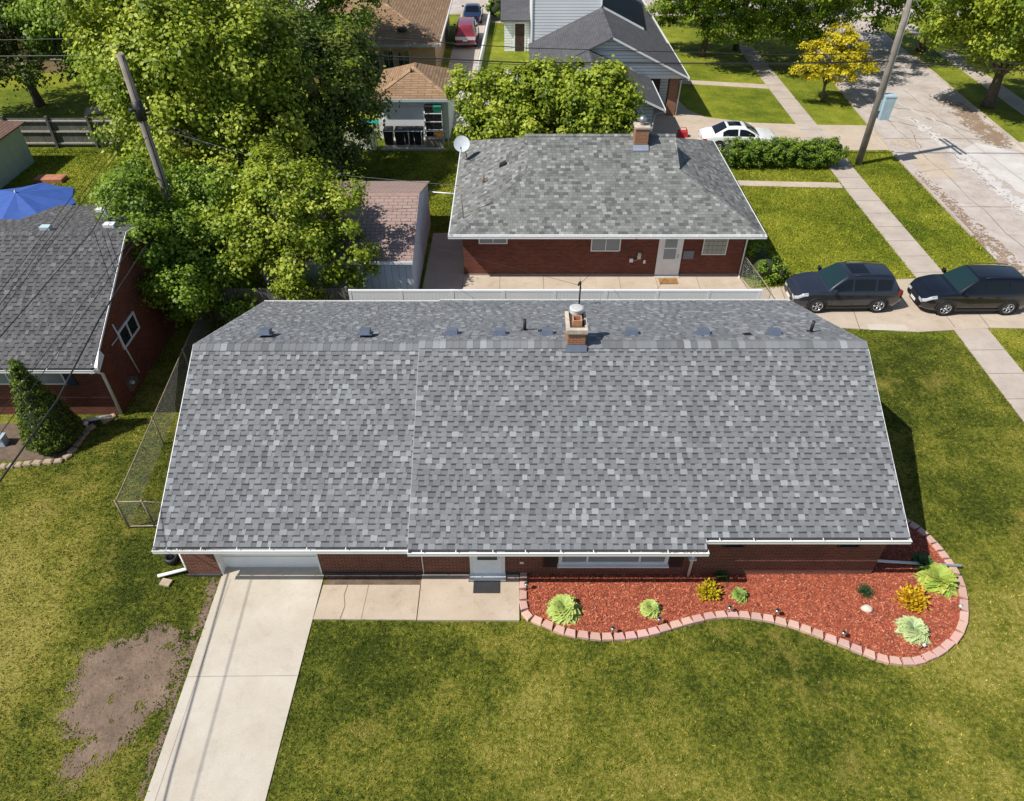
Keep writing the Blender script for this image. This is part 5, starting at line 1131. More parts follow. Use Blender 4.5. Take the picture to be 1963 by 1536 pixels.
def rake(P, Q, w__=.04, h=.11): b.hexa([(P[0], P[1] - w__, P[2] - h), (Q[0], Q[1] - w__, Q[2] - h), (Q[0], Q[1], Q[2] - h), (P[0], P[1], P[2] - h), (P[0], P[1] - w__, P[2] + .01), (Q[0], Q[1] - w__, Q[2] + .01), (Q[0], Q[1], Q[2] + .01), (P[0], P[1], P[2] + .01)])
rake((6.4, 49.45, 5.2), (11.55, 49.45, 2.79)); rake((4.88, 44.0, 4.42), (9.15, 44.0, 2.58)); 
b.box(11.55, 49.4, 2.6, 11.61, 76, 2.8); b.box(9.15, 43.95, 2.4, 9.2, 49.4, 2.6)
b.hexa([(6.5, 57.4, 5.03), (9.6, 57.4, 3.6), (9.6, 57.46, 3.6), (6.5, 57.46, 5.03), (6.5, 57.4, 5.28), (9.6, 57.4, 3.84), (9.6, 57.46, 3.84), (6.5, 57.46, 5.28)])
b.box(1.42, 57.34, 2.8, 1.5, 57.4, 7.9); b.box(6.38, 57.34, 5.3, 6.44, 57.4, 7.9)
b.build('trim', WHITE, wh)
b = MB(); b.box(10.55, 50.35, 0, 11.15, 50.95, 2.75); b.build('porch_column', BRICKO, wh); b = MB(); b.box(8.9, 50.02, 2.55, 11.4, 50.08, 2.8); b.box(11.2, 50.0, 2.55, 11.4, 52.4, 2.8); b.build('porch_beam', WHITE, wh)
b = MB(); b.box(8.95, 50.4, 0, 10.5, 52.3, .16); b.box(9.2, 50.0, 0, 10.3, 50.4, .08); b.build('porch_step', CONG, wh)
b = MB(); b.box(9.35, 52.34, .16, 10.3, 52.4, 2.2); b.build('door', mat('dark_brown_door', (.08, .05, .04), .5), wh)
spout([(11.5, 49.6, 2.6), (11.25, 50.2, 2.4), (11.2, 50.25, .1)], wh, .05); spout([(9.2, 44.2, 2.4), (8.8, 44.5, 2.2), (8.62, 44.46, 2.0), (8.62, 44.46, .1)], wh, .05)
window(5.9, 7.0, 1.1, 2.1, 44.5, wh); 
an = thing('garden_shed', 'small white shed with dark doorway left of the white house', 'shed', (.4, 66.5, 0))
b = MB(); b.box(-.65, 66.0, 0, 1.5, 70.0, 2.5); b.build('wall', SIDING, an); b = MB(); b.slab([(-.95, 65.6, 2.5), (1.75, 65.6, 2.5), (1.75, 70.3, 3.5), (-.95, 70.3, 3.5)], .12); b.build('roof', GREYROOF, an)
b = MB(); b.box(.25, 65.95, 0, 1.05, 66.0, 2.15); b.build('doorway', mat('dark_brown_board', (.06, .035, .025), .9, .4), an); b = MB(); b.box(.15, 65.94, 0, .25, 66.0, 2.25); b.box(1.05, 65.94, 0, 1.15, 66, 2.25); b.box(.25, 65.94, 2.15, 1.05, 66, 2.25); b.build('door_frame', WHITE, an)
b = MB(); b.box(-.2, -.15, 0, .2, .15, .3); b.tube([(-.2, 0, .3), (-.1, 0, .5), (.1, 0, .5), (.2, 0, .3)], .02, 6); o = b.build('red_equipment', mat('red_plastic', (.6, .03, .05), .4)); g1 = G(1310, 268); o.location = (g1[0], g1[1] + .5, 0); o.scale = (1.5, 1.5, 1.2); tag(o, 'red and pink garden equipment behind the weathered roof ridge', 'equipment')
# =====================================================================  CARS
def car(name, label, L, W, Ht, kind, paint, loc, rz, sunroof=False):
    t = thing(name, label, 'car', (0, 0, 0)); gc = .20; hf = W / 2
    suv = kind == 'suv'; box_ = kind == 'van'
    zs = Ht * (.60 if suv else .56 if box_ else .64); hood = Ht * (.62 if suv else .60 if box_ else .66)
    xf, xr = L / 2, -L / 2
    if suv: xc, xt, xb, xd = L * .225, L * .055, -L * .375, -L * .465
    elif box_: xc, xt, xb, xd = L * .22, L * .10, -L * .455, -L * .485
    else: xc, xt, xb, xd = L * .22, L * .03, -L * .20, -L * .37
    deck = zs + .04 if kind == 'sedan' else zs
    def sm(a, b_, x): u = min(1, max(0, (x - a) / (b_ - a))); return u * u * (3 - 2 * u)
    def lin(a, b_, x): return min(1, max(0, (x - a) / (b_ - a)))
    def top(x):
        hd = hood - (.16 if not box_ else .05) * sm(xc, xf, x) ** 1.3 - .18 * sm(xf - .35, xf, x)
        if x >= xc: return hd
        if x > xt: return hood + (Ht - .03 - hood) * (1 - lin(xt, xc, x) ** 1.15)
        if x > xb: 
            u = (x - xb) / (xt - xb); return Ht - .03 + .03 * math.sin(math.pi * u) - (.06 * (1 - u) if suv else 0)
        zb_ = Ht - .03 - (.06 if suv else 0)
        if x > xd: return zb_ + (deck - zb_) * lin(xb, xd, x) if xb < xd else deck + (zb_ - deck) * lin(xd, xb, x)
        return deck - .12 * sm(0, 1, (xd - x) / (xd - xr + 1e-6)) * (1 if kind != 'van' else .5)
    def hw(x):
        e = 1 - .16 * (abs(x) / (L / 2)) ** 6 - .05 * (abs(x) / (L / 2)) ** 2
        if x > xf - .3: e -= .10 * ((x - xf + .3) / .3) ** 2
        if x < xr + .2: e -= .05 * ((xr + .2 - x) / .2) ** 2
        return hf * e
    def belt(x): return min(zs + .02 * (-x / L), top(x) - .03)
    def wt(x):
        h = max(0., (top(x) - belt(x)) / (Ht - zs)); return hw(x) * (.91 - .22 * min(1, h))
    def zbot(x): return gc + .10 * max(0, (abs(x) - L * .42) / (L * .08))
    def ring(x):
        h_ = hw(x); b_ = belt(x); zb = zbot(x); tz = top(x); w2 = wt(x); m = zb + (b_ - zb) * .45
        half = [(0, zb), (h_ * .85, zb), (h_ * .965, zb + .05), (h_ * .995, m - .08), (h_, m + .06), (h_ * .985, b_ - .05), (h_ * .955, b_), (w2 + (h_ * .955 - w2) * .04, tz - .07 if tz - b_ > .15 else b_ + (tz - b_) * .4), (w2 * .93, tz - .025), (w2 * .6, tz - .004), (0, tz)]
        return [(x, y, z) for y, z in half] + [(x, -y, z) for y, z in half[-2:0:-1]]
    xs_ = sorted(set([xr + .0, xr + .06, xr + .15] + [xr + .25 + i * (L - .5) / 44 for i in range(45)] + [xf - .15, xf - .06, xf, xc, xt, xb, xd]))
    b = MB(); rows = [ring(x) for x in xs_]; b.grid([r[::-1] for r in rows], None, None, True, True)
    b.face(rows[0]); b.face(rows[-1][::-1]); b.build('body', paint, t)
    # side glass, following the flank between belt and roof rail
    def sp(x, u, sgn, off=.006):
        r_ = ring(x); A = r_[6]; B = r_[7]; return (x, sgn * (A[1] + (B[1] - A[1]) * u + off), A[2] + (B[2] - A[2]) * u + .002)
    if suv: segs = [(xc - .22, xt * .2 - .02), (xt * .2 - .10, -L * .205), (-L * .225, xb + .06)]
    elif box_: segs = [(xc - .2, -L * .01), (-L * .03, -L * .2), (-L * .22, xb + .1)]
    else: segs = [(xc - .2, -L * .045), (-L * .065, xb - .25)]
    for sgn in (1, -1):
        for (a, c) in segs:
            n = 9; rows = []
            for i in range(n):
                x = a + (c - a) * i / (n - 1); av = ring(x)[7][2] - ring(x)[6][2]
                if av < .06: continue
                rows.append([sp(x, .10, sgn), sp(x, .5, sgn), sp(x, .90, sgn)])
            g = MB(); g.grid(rows if sgn < 0 else [r[::-1] for r in rows], None, None, True); g.build('side_window', CARG, t)
    def across(x, f, off=.006):
        r_ = ring(x); w8 = r_[8][1]; pts = []
        for q in range(9):
            y = w8 * f * (q / 4 - 1); ay = abs(y); z = np.interp(ay, [0, r_[9][1], r_[8][1]], [r_[10][2], r_[9][2], r_[8][2]]); pts.append((x, y, z + off))
        return pts
    def panel(name, xa, xb_, f, m, off=.007, n=7):
        g = MB(); rows = [across(xa + (xb_ - xa) * i / (n - 1), f, off) for i in range(n)]
        g.grid(rows[::-1] if xa < xb_ else rows, None, None, True); return g.build(name, m, t)
    # windshield and rear glass: offset outwards along their slope
    panel('windshield', xc - .05, xt + .05, .97, WSHG, .010)
    panel('rear_window', (xb - .03), (xd + (.12 if suv or box_ else .06)) if kind != 'sedan' else xd + .12, .90, CARG, .012)
    if sunroof: panel('sunroof', xt - .22, xt - 1.0, .62, CARG, .008)
    if suv or box_: 
        g = MB()
        for sgn in (1, -1): g.tube([(xt - .25, sgn * wt(0) * .93, Ht - .02), (xt - .6, sgn * wt(0) * .93, Ht + .015), (xb + .5, sgn * wt(0) * .9, Ht - .02), (xb + .2, sgn * wt(0) * .9, Ht - .05)], .016, 5)
        g.build('roof_rail', BLACK if suv else GALV, t)
    # wheels
    wr_ = .35 if kind != 'sedan' else .33; wb = L * .29
    for wx_ in (wb, -wb * (.98 if not box_ else 1.05)):
        for sgn in (1, -1):
            yo = sgn * (hf + .004)
            a = MB(); pr_ = [(0, 0), (wr_ + .07, 0), (wr_ + .07, -.02), (0, -.02)]
            # dark arch lip
            ar = MB(); rows = []
            for k in range(15):
                an = math.pi * (k / 14) * 1.16 - math.pi * .08; rows.append([(wx_ + (wr_ + .02) * math.cos(an), yo * 1.002, wr_ + (wr_ + .02) * math.sin(an)), (wx_ + (wr_ + .09) * math.cos(an), yo * 1.002, wr_ + (wr_ + .09) * math.sin(an))])
            rows2 = [[(p_[0], p_[1] - sgn * .12, p_[2]) for p_ in r] for r in rows]
            for i in range(14):
                q = [rows[i][0], rows[i][1], rows[i + 1][1], rows[i + 1][0]]; ar.face(q if sgn < 0 else q[::-1])
                q = [rows[i][0], rows[i + 1][0], rows2[i + 1][0], rows2[i][0]]; ar.face(q)
                q = [rows[i][1], rows[i + 1][1], rows2[i + 1][1], rows2[i][1]]; ar.face(q)
            ar.build('wheel_arch', BLACK, t)
            w2_ = MB(); sg = sgn
            prof = [(wr_ * .62, -.10), (wr_ * .95, -.11), (wr_, -.07), (wr_, .07), (wr_ * .95, .012 + .10), (wr_ * .66, .10)]
            w2_.lathe([(r, sg * h_ * .9) for r, h_ in prof], (wx_, yo - sg * .085, wr_), 24, 'Y'); wheel = w2_.build('wheel', mat('tyre_rubber', (.018, .018, .018), .85), t)
            rm = MB(); yc = yo - sg * .085; yf = yc + sg * .085
            rm.lathe([(wr_ * .68, sg * .09), (wr_ * .60, sg * .085), (wr_ * .58, sg * .03)], (wx_, yc, wr_), 24, 'Y')
            rm.lathe([(wr_ * .16, sg * .03), (wr_ * .16, sg * .075), (0, sg * .08)], (wx_, yc, wr_), 12, 'Y')
            ns = 5 if kind != 'van' else 8
            for k in range(ns * (1 if kind == 'van' else 2)):
                an = 2 * math.pi * (k // 2 if kind != 'van' else k) / ns + (.13 if k % 2 else -.13) * (kind != 'van'); ca_, sa_ = math.cos(an), math.sin(an)
                rm.tube([(wx_ + ca_ * wr_ * .1, yc + sg * .07, wr_ + sa_ * wr_ * .1), (wx_ + ca_ * wr_ * .62, yc + sg * .075, wr_ + sa_ * wr_ * .62)], .02, 5)
            rm.build('rim', mat('alloy', (.55, .55, .56), .25, .05, metal=.8), wheel)
            dk = MB(); dk.lathe([(wr_ * .6, sg * .02), (0, sg * .02)], (wx_, yc, wr_), 20, 'Y'); dk.build('brake_disc', BLACK, wheel)
    # lights, mirrors, grille, plates, seams
    def noseP(y, z): # x on the nose for given y,z (approx)
        return xf + .008 - .5 * (abs(y) / hf) ** 4 * .35
    zh = top(xf - .22) - .08
    for sgn in (1, -1):
        g = MB(); rows = []
        for i in range(5):
            x = xf - .005 - i * .12; r_ = ring(x); rows.append([(x + .01, sgn * (r_[5][1] + .004), r_[5][2] - .05), (x + .01, sgn * (r_[5][1] + .012), r_[5][2] + .01), (x + .01, sgn * (r_[7][1] + .008), r_[7][2] + .01)])
        g.grid(rows, None, None, True)
        r_ = ring(xf); g.face([(xf + .01, sgn * r_[6][1], r_[6][2] + .0), (xf + .01, sgn * r_[6][1] * .55, r_[6][2]), (xf + .01, sgn * r_[6][1] * .6, r_[6][2] - .12), (xf + .01, sgn * r_[5][1], r_[5][2] - .10)])
        g.build('headlight', mat('headlight_lens', (.62, .64, .66), .12, .05, metal=.3), t)
        g = MB(); rows = []; zt_ = .0
        for i in range(4):
            x = xr + .01 + i * .09; r_ = ring(x); z0 = r_[4][2] + .12; z1 = r_[5][2] + .02 + (.10 if suv else 0)
            rows.append([(x, sgn * (r_[4][1] + .006), z0), (x, sgn * (r_[5][1] + .008), (z0 + z1) / 2), (x, sgn * (r_[6][1] + .01), z1)])
        g.grid(rows, None, None, True); r_ = ring(xr); g.face([(xr - .008, sgn * r_[5][1], r_[4][2] + .12), (xr - .008, sgn * r_[5][1] * .72, r_[4][2] + .14), (xr - .008, sgn * r_[5][1] * .74, r_[5][2]), (xr - .008, sgn * r_[5][1], r_[5][2] + .02)])
        g.build('tail_light', mat('tail_light_red', (.45, .015, .015), .2), t)
        xm = xc - .25; r_ = ring(xm); g = MB(); y0 = sgn * r_[6][1]
        g.hexa([(xm - .05, y0 + sgn * .04, zs + .02), (xm + .07, y0 + sgn * .04, zs + .02), (xm + .05, y0 + sgn * .24, zs + .04), (xm - .03, y0 + sgn * .24, zs + .04), (xm - .05, y0 + sgn * .02, zs + .17), (xm + .06, y0 + sgn * .02, zs + .16), (xm + .04, y0 + sgn * .23, zs + .17), (xm - .03, y0 + sgn * .23, zs + .18)]); g.build('mirror', paint, t)
        g = MB()
        for xs1 in (xc - .28, -L * .03, -L * .2):
            r_ = ring(xs1); pts = [(xs1, sgn * (p_[1] + .003), p_[2]) for p_ in r_[2:7]]
            for i in range(4):
                q = [pts[i], (pts[i][0] + .012, pts[i][1], pts[i][2]), (pts[i + 1][0] + .012, pts[i + 1][1], pts[i + 1][2]), pts[i + 1]]; g.face(q)
        g.build('door_seam', BLACK, t)
        g = MB()
        for xs1 in (-L * .0, -L * .17): r_ = ring(xs1); g.box(xs1, min(sgn * (r_[5][1] - .01), sgn * (r_[5][1] + .03)), zs - .13, xs1 + .2, max(sgn * (r_[5][1] - .01), sgn * (r_[5][1] + .03)), zs - .10)
        g.build('door_handle', paint, t)
        g = MB(); rows = [[(x, sgn * (ring(x)[2][1] + .006), ring(x)[2][2] - .04), (x, sgn * (ring(x)[3][1] + .006), ring(x)[2][2] + .09)] for x in np.linspace(-L * .22, L * .22, 9)]; g.grid(rows); g.build('sill_trim', BLACK, t)
    r_ = ring(xf); g = MB(); yw = r_[6][1] * .54; z1 = r_[6][2] - .01; g.box(xf - .02, -yw, z1 - .2, xf + .014, yw, z1); g.box(xf - .02, -yw * 1.2, gc + .12, xf + .014, yw * 1.2, gc + .24); g.build('grille', BLACK, t)
    g = MB(); g.box(xf + .014, -yw * .95, z1 - .05, xf + .022, yw * .95, z1 - .02); g.box(xf + .014, -yw, z1 - .2, xf + .022, yw, z1 - .18); g.build('chrome_trim', mat('chrome', (.7, .7, .7), .12, .02, metal=1.0), t)
    g = MB(); g.box(xf + .022, -.2, z1 - .34, xf + .03, .2, z1 - .22); g.build('license_plate', WHITE, t)
    if box_:
        g = MB(); g.box(xr - .12, -hf * .93, .38, xr - .02, hf * .93, .52); g.build('bumper', mat('chrome', (.7, .7, .7)), t); g = MB(); g.box(xr - .02, -hf * .86, 1.0 - .28, xr - .006, hf * .86, .98); g.build('tailgate_panel', mat('silver_panel', (.62, .6, .6), .3), t)
    g = MB(); g.box(xr - .022, -.2, .62, xr - .012, .2, .74); g.build('license_plate', WHITE, t)
    t.location = (loc[0], loc[1], loc[2] if len(loc) > 2 else .04); t.rotation_euler = (0, 0, rz)
    return t
def paint(name, c, rough=.22, metal=.5):
    m, n, l, b = newmat(name); b.inputs['Base Color'].default_value = (*c, 1); b.inputs['Metallic'].default_value = metal; b.inputs['Roughness'].default_value = rough + .1; b.inputs['Coat Weight'].default_value = 1.0; b.inputs['Coat Roughness'].default_value = .03; return m
car('parked_suv', 'dark slate blue suv with a sunroof parked beside the fence end', 4.6, 1.86, 1.68, 'suv', paint('slate_paint', (.022, .027, .042), .22, .25), (14.42, 27.02), math.pi + R(.8), sunroof=True)
car('parked_suv', 'black suv on the drive crossing the sidewalk, nose toward the slate suv', 4.70, 1.86, 1.67, 'suv', paint('black_paint', (.004, .005, .009), .2, .1), (19.86, 26.82), math.pi + R(1.0))
car('parked_sedan', 'white sedan with dark sunroof parked behind the long hedge', 4.85, 1.86, 1.46, 'sedan', paint('white_car_paint', (.80, .80, .79), .3, 0), (14.15, 44.75, .03), R(-2), sunroof=True)
car('parked_van', 'dark red older sport utility van seen from behind on the narrow driveway', 5.0, 2.0, 1.86, 'van', paint('maroon_paint', (.26, .018, .035), .25, .2), (-3.98, 69.0, .03), R(90))
car('parked_sedan', 'dark blue car parked in front of the dark red van', 4.6, 1.8, 1.42, 'sedan', paint('blue_paint', (.02, .045, .12)), (-3.75, 76.6, .03), R(90))

# =====================================================================  POLES AND WIRES
pl = thing('utility_pole', 'weathered wooden utility pole rising through the maple on the left', 'utility pole', (-13.95, 27.5, 0))
b = MB(); b.tube([(-13.92, 27.5, -.1), (-13.93, 27.5, 5), (-13.95, 27.5, 10.12)], [.19, .165, .135], 12); b.build('pole', WOODP, pl)
b = MB(); b.tube([(-13.83, 27.38, 4), (-13.86, 27.38, 10.1)], .02, 6); b.build('ground_wire', BLACK, pl)
b = MB(); zc = 8.15
for k in range(6):
    a = k * 1.05; b.tube([(-13.93 + .1 * math.cos(a), 27.5 + .1 * math.sin(a), zc + k * .05 - .15), (-13.93 + .4 * math.cos(a), 27.5 + .4 * math.sin(a), zc + k * .06 - .15)], .05, 6)
b.tube([(-13.93, 27.5, zc - .35), (-13.93, 27.5, zc + .35)], .2, 10); b.build('insulator_bracket', BLACK, pl)
b = MB(); b.tube([(-14.0, 27.4, 5.05), (-14.55, 27.2, 4.75)], .05, 6); b.build('brace', WOODP, pl)
b = MB(); b.lathe([(.1, 0), (.13, .05), (.13, .3), (.05, .4), (0, .42)], (-13.98, 27.22, 4.2), 10); b.build('cable_box', mat('pale_grey_box', (.6, .62, .66), .5), pl)
p2 = thing('utility_pole', 'leaning-looking bare wooden utility pole between the sidewalk and the road', 'utility pole', (20.82, 42.14, 0))
b = MB(); b.tube([(20.82, 42.14, -.1), (20.80, 42.14, 6), (20.77, 42.14, 9.45)], [.20, .175, .15], 12); b.build('pole', WOODP, p2)
b = MB(); b.tube([(20.99, 42.06, 3.4), (20.93, 42.06, 8.3)], .035, 6); b.build('conduit', mat('pale_conduit', (.62, .64, .62), .5), p2)
s1 = G(1818, 272); s2 = G(1862, 303); ang = math.atan2(s2[1] - s1[1], s2[0] - s1[0]); ca, sa = math.cos(ang), math.sin(ang); La = .5 * math.dist(s1, s2)
for k, off in enumerate((.16, -.16)):
    b = MB(); cx_, cy_ = 20.77 - sa * off, 42.14 + ca * off; z = 9.15
    b.hexa([(cx_ - ca * La - sa * .05, cy_ - sa * La + ca * .05, z), (cx_ + ca * La - sa * .05, cy_ + sa * La + ca * .05, z), (cx_ + ca * La + sa * .05, cy_ + sa * La - ca * .05, z), (cx_ - ca * La + sa * .05, cy_ - sa * La - ca * .05, z)] + [(cx_ - ca * La - sa * .05, cy_ - sa * La + ca * .05, z + .12), (cx_ + ca * La - sa * .05, cy_ + sa * La + ca * .05, z + .12), (cx_ + ca * La + sa * .05, cy_ + sa * La - ca * .05, z + .12), (cx_ - ca * La + sa * .05, cy_ - sa * La - ca * .05, z + .12)]); b.build('crossarm', WOODP, p2)
b = MB(); b.tube([(20.95, 42.05, 8.9), (21.35, 41.9, 8.45)], .03, 6); b.build('bracket', GALV, p2)
bx, bz = ZY(1696, 205, 42.0); b = MB(); b.hexa([(21.02, 41.75, 2.75), (21.55, 41.75, 2.75), (21.55, 42.25, 2.75), (21.02, 42.25, 2.75), (21.0, 41.72, 4.0), (21.6, 41.72, 4.0), (21.6, 42.28, 4.0), (21.0, 42.28, 4.0)]); b.box(20.98, 41.7, 4.0, 21.64, 42.3, 4.08); b.box(20.9, 41.95, 3.2, 21.02, 42.1, 3.8); b.build('cable_cabinet', mat('pale_blue_cabinet', (.42, .55, .62), .5, .1), p2)
def wire(label, pts, r=.018, m=None, sag=0.0, name='overhead_wire', group=None):
    P = []
    for i in range(len(pts) - 1):
        A, B = Vector(pts[i]), Vector(pts[i + 1]); n = 14
        for k in range(n): u = k / n; q = A.lerp(B, u); q.z -= sag * 4 * u * (1 - u); P.append(q)
    P.append(Vector(pts[-1])); b = MB(); b.tube(P, r, 5); tag(b.build(name, m or BLACK), label, 'overhead wire', group)
wire('upper overhead wire crossing the whole back yard view to the right pole', [(-60, 42.1, 8.0), (-27.6, 42.1, 6.9), (-10.2, 42.1, 7.18), (.5, 42.1, 6.51), (14.8, 42.1, 6.16), (20.7, 42.1, 6.22), (28.1, 42.1, 5.71), (60, 42.1, 6.0)], .022)
wire('thick lower overhead cable bundle crossing to the right pole', [(-60, 42.1, 7.0), (-28, 42.1, 6.08), (-9.5, 42.1, 6.2), (.5, 42.1, 5.76), (14.8, 42.1, 5.71), (20.7, 42.1, 5.84), (28.1, 42.1, 5.36), (60, 42.1, 5.6)], .035)
wire('lowest thin overhead line just under the thick cable', [(-60, 42.2, 6.6), (-28, 42.2, 5.78), (-9.5, 42.2, 6.0), (.5, 42.2, 5.62), (14.8, 42.2, 5.6), (20.7, 42.2, 5.8)], .015)
for k, (y0_, y1_) in enumerate(((560, 360), (584, 360), (602, 360))):
    xx = (151, 167, 177)[k]; A = G(0, y0_, 6); B = G(xx, y1_, 6); d = Vector((B[0] - A[0], B[1] - A[1], 0)); far = Vector((A[0], A[1], 6)) + d * 2.35; near = Vector((A[0], A[1], 6)) - d * .8
    wire(('left', 'middle', 'right')[k] + ' of three thin wires crossing the blue umbrella and the dark grey roof', [tuple(far), tuple(near)], .011)
for k, (a0, a1) in enumerate((((0, 794), (223, 495)), ((0, 833), (229, 506)))):
    A = G(*a0, 5); B = G(*a1, 5.2); d = Vector((B[0] - A[0], B[1] - A[1], .2)); P0 = Vector((A[0], A[1], 5)) - d * .3; P1 = Vector((B[0], B[1], 5.2))
    wire(('upper', 'lower')[k] + ' of two thin wires from the left pole across the dark grey roof eave', [(-13.95, 27.4, 4.7), tuple(P1), tuple(P0)], .011)
wire('thick black service cable hanging from the left pole toward the lower left', [(-13.93, 27.4, 4.3), (-13.3, 22.6, 4.6), (-12.75, 18.6, 4.9), (-12.05, 14.5, 5.05), (-12.05, 11.63, 5.0), (-11.75, 5.5, 5.1), (-11.5, -6, 6.2)], .024)
wire('thin twin cable beside the thick black service cable', [(-13.95, 27.45, 7.2), (-12.9, 20.2, 7.0), (-12.75, 10.6, 6.9), (-12.4, -6, 7.5)], .014)
wire('service wire from the left pole to the mast of the main house', [(-13.8, 27.4, 8.2), (-9.23, 25.7, 6.5), (-3.5, 23.9, 4.6), (2.40, 22.40, 3.72)], .006)
wire('thin wire from the maple to the bracket on the weathered roof', [(-13.8, 27.5, 7.6), (-8.5, 28.6, 5.3), (-2.25, 29.7, 4.2)], .012, GALV)
wire('thin wire from the main house mast to the meter wall behind the fence', [(2.40, 22.40, 3.72), (3.6, 25.6, 2.7), (5.8, 29.0, 2.3)], .008)

# =====================================================================  TREES
def B_(cx, cy, cz, r, rz=None): return (cx, cy, cz, r, r, rz or r * .85)
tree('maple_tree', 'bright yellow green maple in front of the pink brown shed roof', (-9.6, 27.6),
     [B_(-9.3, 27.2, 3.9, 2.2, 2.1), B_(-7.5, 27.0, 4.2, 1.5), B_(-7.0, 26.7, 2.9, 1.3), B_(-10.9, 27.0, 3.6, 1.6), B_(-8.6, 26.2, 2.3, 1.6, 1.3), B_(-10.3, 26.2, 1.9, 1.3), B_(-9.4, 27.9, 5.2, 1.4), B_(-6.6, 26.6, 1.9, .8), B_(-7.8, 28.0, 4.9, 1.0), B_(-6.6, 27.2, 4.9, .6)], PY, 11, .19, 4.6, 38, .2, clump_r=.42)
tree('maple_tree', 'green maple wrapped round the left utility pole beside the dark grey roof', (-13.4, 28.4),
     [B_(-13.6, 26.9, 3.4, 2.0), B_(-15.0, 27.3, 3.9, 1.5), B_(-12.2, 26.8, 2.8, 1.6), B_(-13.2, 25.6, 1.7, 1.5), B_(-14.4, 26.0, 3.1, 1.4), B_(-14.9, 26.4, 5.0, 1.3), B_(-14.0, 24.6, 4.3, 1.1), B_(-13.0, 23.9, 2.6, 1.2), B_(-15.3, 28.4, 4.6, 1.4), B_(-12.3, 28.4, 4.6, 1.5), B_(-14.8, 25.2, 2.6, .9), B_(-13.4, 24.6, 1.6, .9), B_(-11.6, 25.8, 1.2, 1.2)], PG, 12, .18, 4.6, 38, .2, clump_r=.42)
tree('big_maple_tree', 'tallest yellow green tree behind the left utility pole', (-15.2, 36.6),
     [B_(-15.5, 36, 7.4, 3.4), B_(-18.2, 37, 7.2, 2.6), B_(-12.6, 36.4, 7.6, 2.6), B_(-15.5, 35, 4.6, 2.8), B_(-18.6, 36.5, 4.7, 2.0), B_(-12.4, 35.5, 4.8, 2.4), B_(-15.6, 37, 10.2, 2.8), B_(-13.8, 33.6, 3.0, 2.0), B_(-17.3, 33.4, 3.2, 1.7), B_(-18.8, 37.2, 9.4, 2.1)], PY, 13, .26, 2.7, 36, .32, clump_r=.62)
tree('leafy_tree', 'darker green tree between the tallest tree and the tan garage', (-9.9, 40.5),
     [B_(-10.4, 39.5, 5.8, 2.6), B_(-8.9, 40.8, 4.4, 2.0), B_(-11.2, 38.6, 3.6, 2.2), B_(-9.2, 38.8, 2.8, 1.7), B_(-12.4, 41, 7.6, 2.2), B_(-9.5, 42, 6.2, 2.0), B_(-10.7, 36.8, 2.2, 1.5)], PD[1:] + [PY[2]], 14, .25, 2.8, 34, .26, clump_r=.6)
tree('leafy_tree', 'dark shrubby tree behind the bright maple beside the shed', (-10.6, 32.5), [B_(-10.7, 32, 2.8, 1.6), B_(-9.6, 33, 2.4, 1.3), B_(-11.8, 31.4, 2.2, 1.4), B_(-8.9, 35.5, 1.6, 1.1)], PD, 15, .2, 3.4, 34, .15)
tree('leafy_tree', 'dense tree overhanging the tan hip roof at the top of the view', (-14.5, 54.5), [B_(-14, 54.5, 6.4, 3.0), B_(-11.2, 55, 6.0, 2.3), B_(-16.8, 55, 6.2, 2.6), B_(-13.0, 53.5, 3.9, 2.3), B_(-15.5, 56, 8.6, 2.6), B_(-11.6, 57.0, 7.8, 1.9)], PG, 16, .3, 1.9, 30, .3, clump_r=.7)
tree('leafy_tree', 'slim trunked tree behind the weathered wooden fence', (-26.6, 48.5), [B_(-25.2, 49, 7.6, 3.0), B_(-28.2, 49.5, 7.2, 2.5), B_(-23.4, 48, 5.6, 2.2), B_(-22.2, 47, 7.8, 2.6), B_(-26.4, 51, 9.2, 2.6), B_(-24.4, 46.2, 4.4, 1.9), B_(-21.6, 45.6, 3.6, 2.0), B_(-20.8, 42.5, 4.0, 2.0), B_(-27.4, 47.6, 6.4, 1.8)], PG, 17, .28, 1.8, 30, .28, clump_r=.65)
tree('leafy_tree', 'dark tree in the upper left corner of the view', (-33.5, 52.5), [B_(-31.5, 48.5, 5.0, 2.6), B_(-35, 49, 4.2, 2.6), B_(-29.6, 50.5, 4.0, 2.0), B_(-33.5, 52, 6.4, 3.2), B_(-30.6, 53.5, 6.0, 2.4), B_(-36.5, 53, 7, 3.0), B_(-34, 54, 9, 2.8), B_(-38.5, 49, 6.0, 2.6)], PD, 18, .3, 1.8, 30, .3, clump_r=.7)
tree('leafy_tree', 'shaded tree far behind the weathered wooden fence', (-24.5, 62), [B_(-24, 62, 5.6, 3.4), B_(-28, 63, 5.4, 3.4), B_(-20, 62, 6.2, 3.4), B_(-32, 64, 6, 3.6), B_(-22, 65, 8.6, 3.4), B_(-29, 66, 8.6, 3.4)], PD, 19, .34, 1.5, 28, .3, clump_r=.8)
def flowers(t, blobs, n, seed):
    leafcloud('blossom', blobs, n, 9, .16, [(.75, .74, .68), (.85, .84, .80)], t, seed, clump_r=.25, shell=(.95, 1.08))
bl = [B_(-1.49, 42.50, 3.60, 1.80), B_(-2.42, 42.10, 2.70, 1.20), B_(-0.19, 42.70, 3.70, 1.60), B_(-1.12, 41.30, 2.40, 1.30), B_(-3.07, 44.30, 4.00, 0.90), B_(-0.56, 42.50, 4.60, 1.00), B_(-2.42, 41.30, 1.80, 0.70)]
t = tree('flowering_tree', 'left white blossomed tree with big leaves behind the weathered roof', (-1.3, 42.4), bl, PY, 21, .26, 3.6, 34, .16, clump_r=.45); flowers(t, bl, .5, 31)
